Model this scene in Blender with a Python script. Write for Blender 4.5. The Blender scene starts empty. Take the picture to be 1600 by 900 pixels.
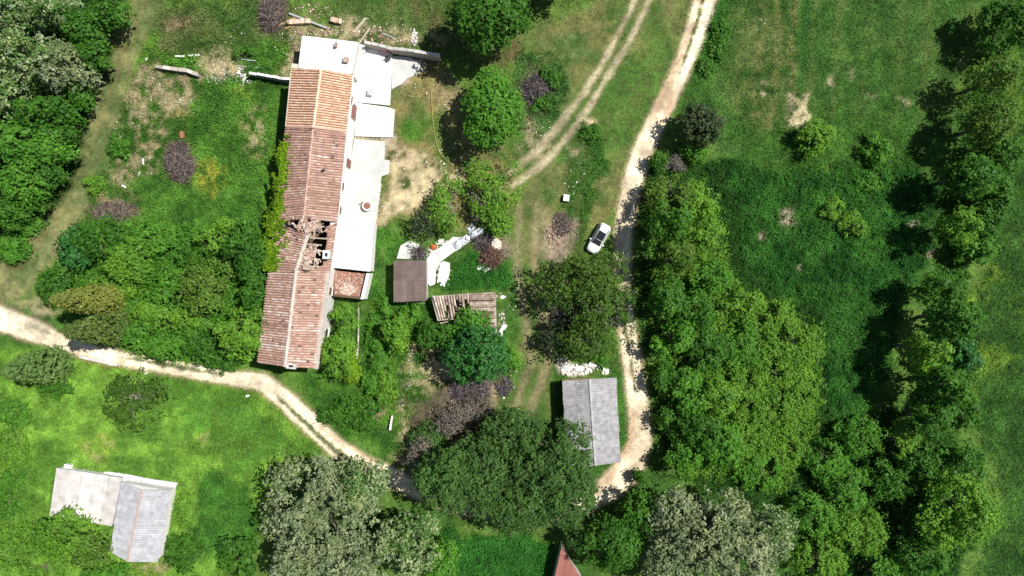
import bpy, math
import numpy as np
from mathutils import Vector, Matrix

# ------------------------------------------------------------------ scene, camera, light
SC = bpy.context.scene
COL = SC.collection
H = 95.0                       # camera height (m)
S = 1600.0 / 144.0             # photo pixels per metre on the ground
SUN = Vector((0.60, 0.22, 1.0)).normalized()

cam_d = bpy.data.cameras.new('camera')
cam_d.sensor_width = 36.0
cam_d.lens = 18.0 / (72.0 / H)
cam_d.clip_start = 0.5
cam_d.clip_end = 4000.0
cam = bpy.data.objects.new('camera', cam_d)
COL.objects.link(cam)
cam.location = (0, 0, H)
cam.rotation_euler = (0, 0, 0)
SC.camera = cam

W = bpy.data.worlds.new('World')
SC.world = W
W.use_nodes = True
wn = W.node_tree
sky = wn.nodes.new('ShaderNodeTexSky')
sky.sky_type = 'NISHITA'
sky.sun_disc = False
sky.sun_elevation = math.asin(SUN.z)
sky.sun_rotation = math.atan2(SUN.x, SUN.y)
bgn = wn.nodes['Background']
bgn.inputs['Strength'].default_value = 0.055
wn.links.new(sky.outputs[0], bgn.inputs['Color'])

sun_d = bpy.data.lights.new('sun', 'SUN')
sun_d.energy = 4.6
sun_d.angle = math.radians(0.5)
sun_d.color = (1.0, 0.955, 0.89)
sun = bpy.data.objects.new('sun', sun_d)
COL.objects.link(sun)
sun.location = SUN * 200
sun.rotation_euler = (-SUN).to_track_quat('-Z', 'Y').to_euler()

SC.view_settings.view_transform = 'Standard'
SC.view_settings.look = 'None'
SC.view_settings.gamma = 1.0
SC.view_settings.use_curve_mapping = False
SC.view_settings.exposure = 0.5
SC.render.engine = 'CYCLES'
SC.cycles.max_bounces = 5
SC.cycles.diffuse_bounces = 3
SC.cycles.glossy_bounces = 2
SC.cycles.transmission_bounces = 3
SC.cycles.use_denoising = False
SC.cycles.use_adaptive_sampling = False

# ------------------------------------------------------------------ helpers
def P(px, py, h=0.0):
    """point in metres at height h whose place in the survey picture is (px, py)"""
    k = (1.0 - h / H) / S
    return ((px - 800.0) * k, (450.0 - py) * k, h)

def to_px(x, y, z=0.0):
    k = S / (1.0 - z / H)
    return 800.0 + x * k, 450.0 - y * k

def tag(o, label=None, cat=None, group=None, kind=None):
    if label: o['label'] = label
    if cat: o['category'] = cat
    if group: o['group'] = group
    if kind: o['kind'] = kind
    return o

def empty(name, loc, label, cat, group=None, rz=0.0):
    o = bpy.data.objects.new(name, None)
    o.empty_display_size = 0.3
    COL.objects.link(o)
    o.location = loc
    o.rotation_euler = (0, 0, rz)
    return tag(o, label, cat, group)

def link(name, me, mat, parent=None, recentre=True):
    o = bpy.data.objects.new(name, me)
    COL.objects.link(o)
    if mat is not None and not me.materials:
        me.materials.append(mat)
    if parent is not None:
        o.parent = parent
        # all geometry is written in world metres: undo the parent's placement
        o.matrix_parent_inverse = Matrix.Translation(parent.location).inverted() if parent.parent is None else Matrix.Identity(4)
    elif recentre and len(me.vertices):
        co = np.empty(len(me.vertices) * 3, np.float32); me.vertices.foreach_get('co', co); co = co.reshape(-1, 3)
        c = (co.min(0) + co.max(0)) / 2; c[2] = co[:, 2].min()
        me.vertices.foreach_set('co', (co - c).ravel()); me.update()
        o.location = c.tolist()
    return o

def np_mesh(name, verts, faces, k):
    """mesh from numpy arrays; faces is (n,k)"""
    me = bpy.data.meshes.new(name)
    nv, nf = len(verts), len(faces)
    me.vertices.add(nv)
    me.vertices.foreach_set('co', np.ascontiguousarray(verts, dtype=np.float32).ravel())
    me.loops.add(nf * k)
    me.loops.foreach_set('vertex_index', np.ascontiguousarray(faces, dtype=np.int32).ravel())
    me.polygons.add(nf)
    me.polygons.foreach_set('loop_start', np.arange(0, nf * k, k, dtype=np.int32))
    me.update(calc_edges=True)
    return me

def face_attr(me, name, arr):
    a = me.attributes.new(name, 'FLOAT', 'FACE')
    a.data.foreach_set('value', np.ascontiguousarray(arr, dtype=np.float32))

def face_col(me, name, arr):
    a = me.attributes.new(name, 'FLOAT_COLOR', 'FACE')
    c = np.ones((len(arr), 4), np.float32); c[:, :3] = arr
    a.data.foreach_set('color', c.ravel())

class MB:
    """collects simple solids, linked as one mesh"""
    def __init__(s): s.v = []; s.f = []; s.a = []
    def add(s, vs, fs, a=0.5):
        n = len(s.v); s.v += [tuple(v) for v in vs]
        for f in fs: s.f.append([i + n for i in f]); s.a.append(a)
    def prism(s, bot, top, a=0.5):
        n = len(bot)
        fs = [list(range(n))[::-1], list(range(n, 2 * n))]
        for i in range(n):
            j = (i + 1) % n
            fs.append([i, j, n + j, n + i])
        s.add(list(bot) + list(top), fs, a)
    def poly(s, pts, z0, z1, a=0.5):
        s.prism([(p[0], p[1], z0) for p in pts], [(p[0], p[1], z1) for p in pts], a)
    def box(s, c, d, rz=0.0, a=0.5, M=None):
        hx, hy, hz = d[0] / 2, d[1] / 2, d[2] / 2
        R = (M if M is not None else Matrix.Rotation(rz, 3, 'Z'))
        cs = [Vector((x * hx, y * hy, z * hz)) for z in (-1, 1) for x, y in ((-1, -1), (1, -1), (1, 1), (-1, 1))]
        vs = [R @ q + Vector(c) for q in cs]
        s.prism(vs[:4], vs[4:], a)
    def beam(s, p0, p1, w, t, a=0.5):
        p0 = Vector(p0); p1 = Vector(p1); d = (p1 - p0); L = d.length; d.normalize()
        up = Vector((0, 0, 1)) if abs(d.z) < 0.95 else Vector((0, 1, 0))
        sd = d.cross(up).normalized(); up = sd.cross(d)
        o = [sd * (-w / 2) + up * (-t / 2), sd * (w / 2) + up * (-t / 2), sd * (w / 2) + up * (t / 2), sd * (-w / 2) + up * (t / 2)]
        s.prism([p0 + q for q in o], [p1 + q for q in o], a)
    def tube(s, p0, p1, r0, r1, n=6, a=0.5):
        p0 = Vector(p0); p1 = Vector(p1); d = (p1 - p0)
        if d.length < 1e-6: return
        d.normalize()
        up = Vector((0, 0, 1)) if abs(d.z) < 0.9 else Vector((1, 0, 0))
        u = d.cross(up).normalized(); w = u.cross(d)
        c0 = [p0 + (u * math.cos(t) + w * math.sin(t)) * r0 for t in [2 * math.pi * i / n for i in range(n)]]
        c1 = [p1 + (u * math.cos(t) + w * math.sin(t)) * r1 for t in [2 * math.pi * i / n for i in range(n)]]
        s.prism(c0, c1, a)
    def rock(s, c, r, rng, a=0.5, flat=0.6):
        t = (1 + 5 ** 0.5) / 2
        vs = np.array([(-1, t, 0), (1, t, 0), (-1, -t, 0), (1, -t, 0), (0, -1, t), (0, 1, t), (0, -1, -t), (0, 1, -t), (t, 0, -1), (t, 0, 1), (-t, 0, -1), (-t, 0, 1)]) / 1.9
        vs = vs * rng.uniform(0.65, 1.2, (12, 1)) * np.array([r * rng.uniform(.7, 1.3), r * rng.uniform(.7, 1.3), r * flat])
        an = rng.uniform(0, 6.28); ca, sa = math.cos(an), math.sin(an)
        vs = np.stack([vs[:, 0] * ca - vs[:, 1] * sa, vs[:, 0] * sa + vs[:, 1] * ca, vs[:, 2]], 1) + np.array(c)
        fs = [(0, 11, 5), (0, 5, 1), (0, 1, 7), (0, 7, 10), (0, 10, 11), (1, 5, 9), (5, 11, 4), (11, 10, 2), (10, 7, 6), (7, 1, 8), (3, 9, 4), (3, 4, 2), (3, 2, 6), (3, 6, 8), (3, 8, 9), (4, 9, 5), (2, 4, 11), (6, 2, 10), (8, 6, 7), (9, 8, 1)]
        s.add(vs.tolist(), fs, a)
    def build(s, name, mat, parent=None):
        me = bpy.data.meshes.new(name)
        me.from_pydata(s.v, [], s.f)
        me.update()
        face_attr(me, 'v', s.a)
        return link(name, me, mat, parent)

# ---- value noise
_LAT = np.random.default_rng(11).random((8, 256, 256)).astype(np.float32)
def vnoise(x, y, scale, seed=0):
    L = _LAT[seed % 8]
    u = x / scale + seed * 17.31; v = y / scale + seed * 9.77
    iu = np.floor(u).astype(np.int64); iv = np.floor(v).astype(np.int64)
    fu = u - iu; fv = v - iv
    fu = fu * fu * (3 - 2 * fu); fv = fv * fv * (3 - 2 * fv)
    a = L[iu & 255, iv & 255]; b = L[(iu + 1) & 255, iv & 255]
    c = L[iu & 255, (iv + 1) & 255]; d = L[(iu + 1) & 255, (iv + 1) & 255]
    return (a * (1 - fu) + b * fu) * (1 - fv) + (c * (1 - fu) + d * fu) * fv
def fbm(x, y, scale, seed=0, octv=4):
    t = 0; amp = 1; tot = 0
    for i in range(octv):
        t = t + amp * vnoise(x, y, scale / 2 ** i, seed + i); tot += amp; amp *= 0.55
    return t / tot
def sstep(a, b, x):
    t = np.clip((x - a) / (b - a), 0, 1)
    return t * t * (3 - 2 * t)
def seg_dist(x, y, ax, ay, bx, by):
    dx, dy = bx - ax, by - ay
    t = np.clip(((x - ax) * dx + (y - ay) * dy) / (dx * dx + dy * dy + 1e-9), 0, 1)
    return np.hypot(x - ax - t * dx, y - ay - t * dy), t
def poly_sdf(x, y, pts):
    d = np.full(x.shape, 1e9); ins = np.zeros(x.shape, bool); n = len(pts)
    for i in range(n):
        ax, ay = pts[i]; bx, by = pts[(i + 1) % n]
        d = np.minimum(d, seg_dist(x, y, ax, ay, bx, by)[0])
        cr = ((ay > y) != (by > y)) & (x < (bx - ax) * (y - ay) / ((by - ay) if by != ay else 1e-9) + ax)
        ins ^= cr
    return np.where(ins, -d, d)

# ------------------------------------------------------------------ materials
MATS = {}
def base_mat(name, rough=0.8, spec=0.3):
    m = bpy.data.materials.new(name); m.use_nodes = True
    nt = m.node_tree; b = nt.nodes['Principled BSDF']
    b.inputs['Roughness'].default_value = rough
    b.inputs['Specular IOR Level'].default_value = spec
    MATS[name] = m
    return m, nt, b
def ramp(nt, fac, stops):
    r = nt.nodes.new('ShaderNodeValToRGB')
    e = r.color_ramp.elements
    while len(e) < len(stops): e.new(0.5)
    for i, (p, c) in enumerate(stops):
        e[i].position = p; e[i].color = (*c, 1)
    nt.links.new(fac, r.inputs[0])
    return r.outputs[0]
def noise_node(nt, scale, detail=4, rough=0.6):
    tc = nt.nodes.new('ShaderNodeNewGeometry')
    n = nt.nodes.new('ShaderNodeTexNoise')
    n.inputs['Scale'].default_value = scale; n.inputs['Detail'].default_value = detail; n.inputs['Roughness'].default_value = rough
    nt.links.new(tc.outputs['Position'], n.inputs['Vector'])
    return n.outputs['Fac']
def mixc(nt, fac, a, b, mode='MIX'):
    n = nt.nodes.new('ShaderNodeMix'); n.data_type = 'RGBA'; n.blend_type = mode
    for sock, val in ((n.inputs[0], fac), (n.inputs[6], a), (n.inputs[7], b)):
        if isinstance(val, (int, float)): sock.default_value = val
        elif isinstance(val, tuple): sock.default_value = (*val, 1)
        else: nt.links.new(val, sock)
    return n.outputs[2]
def attr(nt, name, out='Fac'):
    a = nt.nodes.new('ShaderNodeAttribute'); a.attribute_name = name
    return a.outputs[out]
def bump(nt, b, h, strength, dist):
    bp = nt.nodes.new('ShaderNodeBump'); bp.inputs['Strength'].default_value = strength; bp.inputs['Distance'].default_value = dist
    nt.links.new(h, bp.inputs['Height']); nt.links.new(bp.outputs[0], b.inputs['Normal'])

def leaf_mat(name, a, c, transl=0.42, stops=(0.1, 0.5, 0.9)):
    m, nt, b = base_mat(name, 0.55, 0.25)
    mid = tuple((p + q) / 2 for p, q in zip(a, c))
    col = ramp(nt, attr(nt, 'v'), [(stops[0], a), (stops[1], mid), (stops[2], c)])
    big = noise_node(nt, 0.35, 2)
    col = mixc(nt, 1.0, col, ramp(nt, big, [(0.3, (0.78, 0.85, 0.9)), (0.7, (1.12, 1.1, 0.95))]), 'MULTIPLY')
    nt.links.new(col, b.inputs['Base Color'])
    t = nt.nodes.new('ShaderNodeBsdfTranslucent'); nt.links.new(col, t.inputs['Color'])
    mx = nt.nodes.new('ShaderNodeMixShader'); mx.inputs[0].default_value = transl
    nt.links.new(b.outputs[0], mx.inputs[1]); nt.links.new(t.outputs[0], mx.inputs[2])
    nt.links.new(mx.outputs[0], nt.nodes['Material Output'].inputs['Surface'])
    return m
def ramp_mat(name, stops, rough=0.85, spec=0.25, nscale=6.0, namp=0.5, bmp=0.0, bscale=20.0):
    """colour from the per-piece value v, weathered by noise"""
    m, nt, b = base_mat(name, rough, spec)
    col = ramp(nt, attr(nt, 'v'), stops)
    n = noise_node(nt, nscale, 5, 0.65)
    col = mixc(nt, 1.0, col, ramp(nt, n, [(0.3, (1 - namp,) * 3), (0.72, (1 + namp * 0.5,) * 3)]), 'MULTIPLY')
    nt.links.new(col, b.inputs['Base Color'])
    if bmp: bump(nt, b, noise_node(nt, bscale, 4), bmp, 0.03)
    return m
def vcol_mat(name, nscale, namp, fine, bumpd):
    m, nt, b = base_mat(name, 0.95, 0.1)
    col = attr(nt, 'col', 'Color')
    n1 = noise_node(nt, nscale, 6, 0.7)
    col = mixc(nt, 1.0, col, ramp(nt, n1, [(0.28, (1 - namp,) * 3), (0.72, (1 + namp,) * 3)]), 'MULTIPLY')
    n2 = noise_node(nt, fine, 3, 0.7)
    col = mixc(nt, 1.0, col, ramp(nt, n2, [(0.3, (0.75,) * 3), (0.7, (1.25,) * 3)]), 'MULTIPLY')
    nt.links.new(col, b.inputs['Base Color'])
    bump(nt, b, n1, 0.6, bumpd)
    return m

vcol_mat('soil', 1.7, 0.35, 7.0, 0.12)
vcol_mat('gravel', 1.6, 0.24, 8.0, 0.05)
m, nt, b = base_mat('grass', 0.7, 0.15)
gc = attr(nt, 'col', 'Color'); nt.links.new(gc, b.inputs['Base Color'])
t = nt.nodes.new('ShaderNodeBsdfTranslucent'); nt.links.new(gc, t.inputs['Color'])
mx = nt.nodes.new('ShaderNodeMixShader'); mx.inputs[0].default_value = 0.25
nt.links.new(b.outputs[0], mx.inputs[1]); nt.links.new(t.outputs[0], mx.inputs[2])
nt.links.new(mx.outputs[0], nt.nodes['Material Output'].inputs['Surface'])

leaf_mat('leaf_green', (0.035, 0.120, 0.011), (0.097, 0.262, 0.027))
leaf_mat('leaf_bright', (0.057, 0.183, 0.018), (0.145, 0.366, 0.038))
leaf_mat('leaf_yellow', (0.140, 0.270, 0.014), (0.270, 0.460, 0.022))
leaf_mat('leaf_lime', (0.082, 0.214, 0.022), (0.218, 0.427, 0.043))
leaf_mat('leaf_dark', (0.017, 0.038, 0.012), (0.059, 0.090, 0.030), 0.15)
leaf_mat('leaf_grey', (0.041, 0.107, 0.022), (0.115, 0.232, 0.051))
leaf_mat('leaf_silver', (0.072, 0.125, 0.034), (0.330, 0.385, 0.215), 0.25, stops=(0.18, 0.48, 0.82))
leaf_mat('leaf_flower', (0.060, 0.150, 0.020), (0.400, 0.470, 0.250), 0.25, stops=(0.38, 0.60, 0.86))
leaf_mat('leaf_bluegreen', (0.022, 0.116, 0.022), (0.074, 0.251, 0.053))
leaf_mat('leaf_olive', (0.067, 0.152, 0.019), (0.173, 0.299, 0.043))
leaf_mat('leaf_thin', (0.042, 0.103, 0.013), (0.115, 0.221, 0.030))
leaf_mat('leaf_cypress', (0.103, 0.125, 0.014), (0.220, 0.245, 0.050), 0.1)
leaf_mat('leaf_cypress_dark', (0.049, 0.090, 0.010), (0.127, 0.180, 0.040), 0.1)
leaf_mat('leaf_dead', (0.080, 0.066, 0.054), (0.215, 0.185, 0.155), 0.1)
leaf_mat('leaf_cypress_green', (0.065, 0.130, 0.026), (0.145, 0.235, 0.058), 0.1)
ramp_mat('bark', [(0.0, (0.10, 0.08, 0.06)), (1.0, (0.24, 0.20, 0.16))], nscale=4)
ramp_mat('pale_bark', [(0.0, (0.25, 0.23, 0.20)), (1.0, (0.42, 0.39, 0.34))], nscale=4)
ramp_mat('dead_twig', [(0.0, (0.045, 0.035, 0.035)), (0.5, (0.15, 0.115, 0.10)), (1.0, (0.34, 0.28, 0.25))], nscale=3)
ramp_mat('burnt_twig', [(0.0, (0.025, 0.02, 0.024)), (0.6, (0.10, 0.08, 0.085)), (1.0, (0.33, 0.29, 0.30))], nscale=3)
ramp_mat('red_twig', [(0.0, (0.06, 0.03, 0.025)), (0.6, (0.17, 0.09, 0.07)), (1.0, (0.34, 0.22, 0.18))], nscale=3)
ramp_mat('new_tile', [(0.0, (0.54, 0.34, 0.21)), (0.5, (0.72, 0.48, 0.32)), (1.0, (0.80, 0.62, 0.46))], nscale=1.5, namp=0.25)
ramp_mat('old_tile', [(0.0, (0.14, 0.10, 0.085)), (0.3, (0.35, 0.215, 0.17)), (0.62, (0.50, 0.32, 0.25)), (0.85, (0.60, 0.46, 0.38)), (1.0, (0.68, 0.62, 0.56))], nscale=0.7, namp=0.3)
ramp_mat('grey_tile', [(0.0, (0.16, 0.12, 0.09)), (0.5, (0.40, 0.31, 0.25)), (1.0, (0.62, 0.53, 0.45))], nscale=1.2, namp=0.4)
ramp_mat('plaster', [(0.0, (0.66, 0.64, 0.60)), (1.0, (0.82, 0.81, 0.79))], nscale=0.9, namp=0.16)
ramp_mat('white_concrete', [(0.0, (0.66, 0.66, 0.64)), (1.0, (0.80, 0.80, 0.79))], nscale=0.7, namp=0.34, rough=0.9)
ramp_mat('grey_concrete', [(0.0, (0.40, 0.41, 0.39)), (1.0, (0.52, 0.53, 0.50))], nscale=0.8, namp=0.18, rough=0.9)
ramp_mat('old_concrete', [(0.0, (0.42, 0.40, 0.37)), (1.0, (0.62, 0.60, 0.57))], nscale=0.9, namp=0.3, rough=0.9)
ramp_mat('mortar', [(0.0, (0.38, 0.34, 0.29)), (1.0, (0.62, 0.56, 0.49))], nscale=3, namp=0.3)
ramp_mat('brick', [(0.0, (0.24, 0.10, 0.07)), (1.0, (0.48, 0.24, 0.16))], nscale=4, namp=0.3)
ramp_mat('grey_sheet', [(0.0, (0.28, 0.28, 0.285)), (0.5, (0.40, 0.40, 0.41)), (1.0, (0.50, 0.50, 0.50))], nscale=1.6, namp=0.38, rough=0.7)
ramp_mat('pale_sheet', [(0.0, (0.36, 0.37, 0.39)), (0.5, (0.46, 0.47, 0.49)), (1.0, (0.55, 0.56, 0.58))], nscale=1.4, namp=0.30, rough=0.6)
ramp_mat('brown_sheet', [(0.0, (0.13, 0.10, 0.085)), (0.5, (0.20, 0.155, 0.135)), (1.0, (0.30, 0.25, 0.22))], nscale=1.0, namp=0.3)
ramp_mat('wood_pale', [(0.0, (0.24, 0.20, 0.15)), (1.0, (0.52, 0.46, 0.36))], nscale=5, namp=0.3)
ramp_mat('wood_dark', [(0.0, (0.10, 0.065, 0.045)), (1.0, (0.24, 0.16, 0.10))], nscale=5, namp=0.3)
ramp_mat('wood_grey', [(0.0, (0.22, 0.24, 0.22)), (1.0, (0.42, 0.45, 0.42))], nscale=5, namp=0.3)
ramp_mat('wood_ochre', [(0.0, (0.30, 0.19, 0.08)), (1.0, (0.46, 0.31, 0.15))], nscale=5, namp=0.3)
ramp_mat('stone', [(0.0, (0.20, 0.17, 0.14)), (0.5, (0.46, 0.41, 0.35)), (1.0, (0.74, 0.70, 0.64))], nscale=5, namp=0.3)
ramp_mat('white_stone', [(0.0, (0.45, 0.42, 0.38)), (0.4, (0.68, 0.66, 0.62)), (1.0, (0.84, 0.83, 0.80))], nscale=5, namp=0.2)
ramp_mat('tile_rubble', [(0.0, (0.18, 0.10, 0.08)), (0.5, (0.42, 0.26, 0.20)), (1.0, (0.64, 0.55, 0.48))], nscale=5, namp=0.3)
ramp_mat('red_paint', [(0.0, (0.16, 0.05, 0.04)), (1.0, (0.26, 0.08, 0.06))], rough=0.5, nscale=2, namp=0.2)
ramp_mat('rust', [(0.0, (0.22, 0.09, 0.05)), (1.0, (0.36, 0.16, 0.09))], rough=0.8, nscale=1.5, namp=0.25)
ramp_mat('red_sheet', [(0.0, (0.24, 0.095, 0.07)), (1.0, (0.30, 0.125, 0.095))], rough=0.6, nscale=0.8, namp=0.15)
ramp_mat('dark_metal', [(0.0, (0.03, 0.03, 0.035)), (1.0, (0.10, 0.10, 0.11))], rough=0.5, nscale=3, namp=0.2)
ramp_mat('white_plastic', [(0.0, (0.68, 0.68, 0.68)), (1.0, (0.82, 0.82, 0.82))], rough=0.45, nscale=3, namp=0.08)
ramp_mat('pink_plastic', [(0.0, (0.45, 0.10, 0.14)), (1.0, (0.62, 0.24, 0.26))], rough=0.45, nscale=3, namp=0.15)
ramp_mat('orange_plastic', [(0.0, (0.45, 0.09, 0.03)), (1.0, (0.62, 0.16, 0.05))], rough=0.45, nscale=3, namp=0.15)
ramp_mat('hose_yellow', [(0.0, (0.38, 0.34, 0.08)), (1.0, (0.50, 0.44, 0.14))], rough=0.5, nscale=2, namp=0.15)
ramp_mat('tarp', [(0.0, (0.34, 0.38, 0.44)), (0.5, (0.56, 0.60, 0.66)), (1.0, (0.74, 0.76, 0.80))], rough=0.5, nscale=2, namp=0.3)
ramp_mat('tyre', [(0.0, (0.02, 0.02, 0.02)), (1.0, (0.04, 0.04, 0.04))], rough=0.8, nscale=3, namp=0.2)
ramp_mat('alloy', [(0.0, (0.35, 0.35, 0.36)), (1.0, (0.45, 0.45, 0.46))], rough=0.3, nscale=3, namp=0.1)
ramp_mat('lamp_glass', [(0.0, (0.55, 0.57, 0.6)), (1.0, (0.6, 0.62, 0.65))], rough=0.15, spec=0.5, nscale=3, namp=0.05)
ramp_mat('tail_red', [(0.0, (0.32, 0.02, 0.02)), (1.0, (0.35, 0.03, 0.03))], rough=0.2, spec=0.5, nscale=3, namp=0.05)
m, nt, b = base_mat('car_white', 0.28, 0.5)
b.inputs['Base Color'].default_value = (0.80, 0.81, 0.82, 1); b.inputs['Coat Weight'].default_value = 0.6
nt.links.new(ramp(nt, noise_node(nt, 2.0, 4), [(0.3, (0.74, 0.74, 0.74)), (0.7, (0.82, 0.83, 0.84))]), b.inputs['Base Color'])
m, nt, b = base_mat('car_glass', 0.06, 0.5)
nt.links.new(ramp(nt, noise_node(nt, 3.0, 4), [(0.3, (0.012, 0.013, 0.018)), (0.7, (0.02, 0.022, 0.028))]), b.inputs['Base Color'])
m, nt, b = base_mat('windscreen_glass', 0.08, 0.5)
nt.links.new(ramp(nt, noise_node(nt, 3.0, 4), [(0.3, (0.03, 0.033, 0.04)), (0.7, (0.05, 0.053, 0.06))]), b.inputs['Base Color'])
# ------------------------------------------------------------------ the ground: one survey of colour, growth and class
GSTEP = 0.25
def axis(lim):
    d = np.arange(-lim, lim + 1e-6, GSTEP)
    o = lim + np.cumsum(GSTEP * 1.35 ** np.arange(1, 24))
    return np.concatenate([-o[::-1], d, o])
XS, YS = axis(86.0), axis(54.0)
GX, GY = np.meshgrid(XS, YS, indexing='ij')
rngG = np.random.default_rng(5)
N1 = fbm(GX, GY, 9.0, 1); N2 = fbm(GX, GY, 2.2, 3); N3 = fbm(GX, GY, 0.9, 5, 3)
col = np.zeros(GX.shape + (3,))
dens = np.full(GX.shape, 26.0)      # ground-cover leaves per square metre
hgt = np.full(GX.shape, 0.16)       # their height
size = np.full(GX.shape, 0.22)      # their size
cls = np.zeros(GX.shape, np.int8)   # 0 ground, 1 gravel road, 2 dirt track
reg = np.zeros(GX.shape, np.int8)
relief = np.full(GX.shape, 1.0)
def C(*c): return np.array(c)
GRASS, GRASS2 = C(0.040, 0.080, 0.018), C(0.075, 0.115, 0.028)
col[:] = GRASS + (GRASS2 - GRASS) * sstep(0.35, 0.65, N1)[..., None]

WX = GX + (fbm(GX, GY, 7.0, 6) - 0.5) * 5.0        # wandering outlines for patches of growth
WY = GY + (fbm(GX, GY, 7.0, 7) - 0.5) * 5.0
def window(w, m):
    xa = [q[0] for q in w]; ya = [q[1] for q in w]
    i0, i1 = np.searchsorted(XS, (min(xa) - m, max(xa) + m)); j0, j1 = np.searchsorted(YS, (min(ya) - m, max(ya) + m))
    return (slice(max(i0 - 1, 0), i1 + 1), slice(max(j0 - 1, 0), j1 + 1))
def put(W_, a, colour=None, d=None, h=None, s=None):
    if colour is not None: col[W_] += (np.asarray(colour) - col[W_]) * a[..., None]
    for arr, val in ((dens, d), (hgt, h), (size, s)):
        if val is not None: arr[W_] += (val - arr[W_]) * a
def area(pts, colour, feather=1.0, edge=1.5, op=1.0, speck=None, c2=None, d=None, h=None, s=None, region=None):
    """lay a patch: pts in survey pixels, soft noisy edge"""
    w = [P(*p)[:2] for p in pts]
    W_ = window(w, 3.5 + edge + feather)
    sd = poly_sdf(WX[W_], WY[W_], w) + (N2[W_] - 0.5) * 2 * edge
    a = sstep(feather, -feather, sd) * op
    if speck is not None: a = a * sstep(speck - 0.12, speck + 0.12, N3[W_] * 0.5 + N2[W_] * 0.5)
    c = np.asarray(colour)
    if c2 is not None: c = c + (np.asarray(c2) - c) * sstep(0.36, 0.64, N2[W_] * 0.6 + N1[W_] * 0.4)[..., None]
    put(W_, a, c, d, h, s)
    if region is not None: reg[W_][sd < 0] = region
def blob(px, py, rx, ry, colour, **k):
    n = 10
    area([(px + rx * math.cos(2 * math.pi * i / n), py + ry * math.sin(2 * math.pi * i / n)) for i in range(n)], colour, **k)
def line(pts, colour, feather=0.25, edge=0.25, op=1.0, d=None, h=None, s=None, klass=None, speck=None, c2=None):
    """pts: (px, py, half width in px)"""
    w = [P(p[0], p[1])[:2] for p in pts]
    W_ = window(w, 5.5)
    X_, Y_, n3 = GX[W_], GY[W_], N3[W_]
    best = np.full(X_.shape, 1e9)
    for i in range(len(pts) - 1):
        dd, t = seg_dist(X_, Y_, *w[i], *w[i + 1])
        best = np.minimum(best, dd - (pts[i][2] + (pts[i + 1][2] - pts[i][2]) * t) / S)
    sd = best + (n3 - 0.5) * 2 * edge
    al = sstep(feather, -feather, sd) * op
    if speck is not None: al = al * sstep(speck - 0.12, speck + 0.12, n3)
    c = np.asarray(colour)
    if c2 is not None: c = c + (np.asarray(c2) - c) * sstep(0.36, 0.64, N2[W_])[..., None]
    put(W_, al, c, d, h, s)
    if klass is not None:
        cls[W_][sd < 0.02] = klass
        if klass: relief[W_][sd < 0.5] = 0.25

DRY, TAN, SOIL, BRIGHT = C(0.175, 0.150, 0.062), C(0.34, 0.275, 0.175), C(0.20, 0.145, 0.095), C(0.080, 0.170, 0.016)
DEEP, MOWN, YEL = C(0.022, 0.066, 0.012), C(0.105, 0.130, 0.050), C(0.28, 0.27, 0.014)
# --- meadow west of the house
area([(215, 0), (480, 0), (470, 60), (450, 110), (440, 340), (420, 580), (330, 590), (60, 470), (100, 400), (170, 250)], C(0.048, 0.112, 0.016), c2=C(0.074, 0.148, 0.020), feather=1.5, d=55, h=0.35, s=0.27, region=1)
area([(230, 0), (480, 0), (470, 60), (330, 90), (240, 90)], C(0.055, 0.098, 0.024), c2=C(0.085, 0.105, 0.036), d=40, h=0.25, region=1)
area([(215, 110), (300, 100), (330, 130), (300, 175), (240, 270), (185, 310), (175, 240)], TAN * 0.7, op=0.85, speck=0.47, d=25, h=0.15)
blob(345, 112, 38, 22, TAN, op=0.9, speck=0.40, d=12, h=0.1)
blob(175, 330, 48, 24, SOIL, op=0.9, speck=0.46, d=14, h=0.1)
blob(190, 270, 22, 18, TAN * 0.8, op=0.8, speck=0.48, d=14, h=0.1)
blob(408, 205, 20, 34, TAN * 0.8, op=0.8, speck=0.52, d=14, h=0.1)
blob(275, 35, 20, 14, SOIL, op=0.8, speck=0.45, d=14)
blob(330, 275, 26, 34, YEL, op=0.85, speck=0.50, d=80, h=0.5)
blob(385, 155, 26, 14, C(0.16, 0.21, 0.012), op=0.7, speck=0.50)
blob(283, 185, 12, 10, YEL * 0.8, op=0.7, speck=0.50)
blob(410, 300, 20, 60, BRIGHT * 0.8, op=0.6, d=60, h=0.4)
# --- mown strip beside the wood
line([(245, -40, 24), (215, 40, 21), (190, 100, 21), (165, 170, 23), (140, 240, 24), (110, 310, 28), (72, 372, 32), (40, 412, 34), (10, 440, 34), (-60, 462, 30)], MOWN, c2=C(0.15, 0.15, 0.066), feather=0.9, edge=0.5, d=26, h=0.05, s=0.15)
line([(240, -30, 4), (190, 95, 4), (140, 228, 4), (85, 345, 4), (20, 425, 4)], DRY, feather=0.4, edge=0.4, op=0.5)
line([(222, -30, 3), (176, 95, 3), (125, 228, 3), (70, 345, 3), (5, 425, 3)], DRY, feather=0.4, edge=0.4, op=0.4)
blob(50, 475, 40, 8, TAN, op=0.7, speck=0.42, d=10)
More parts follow.
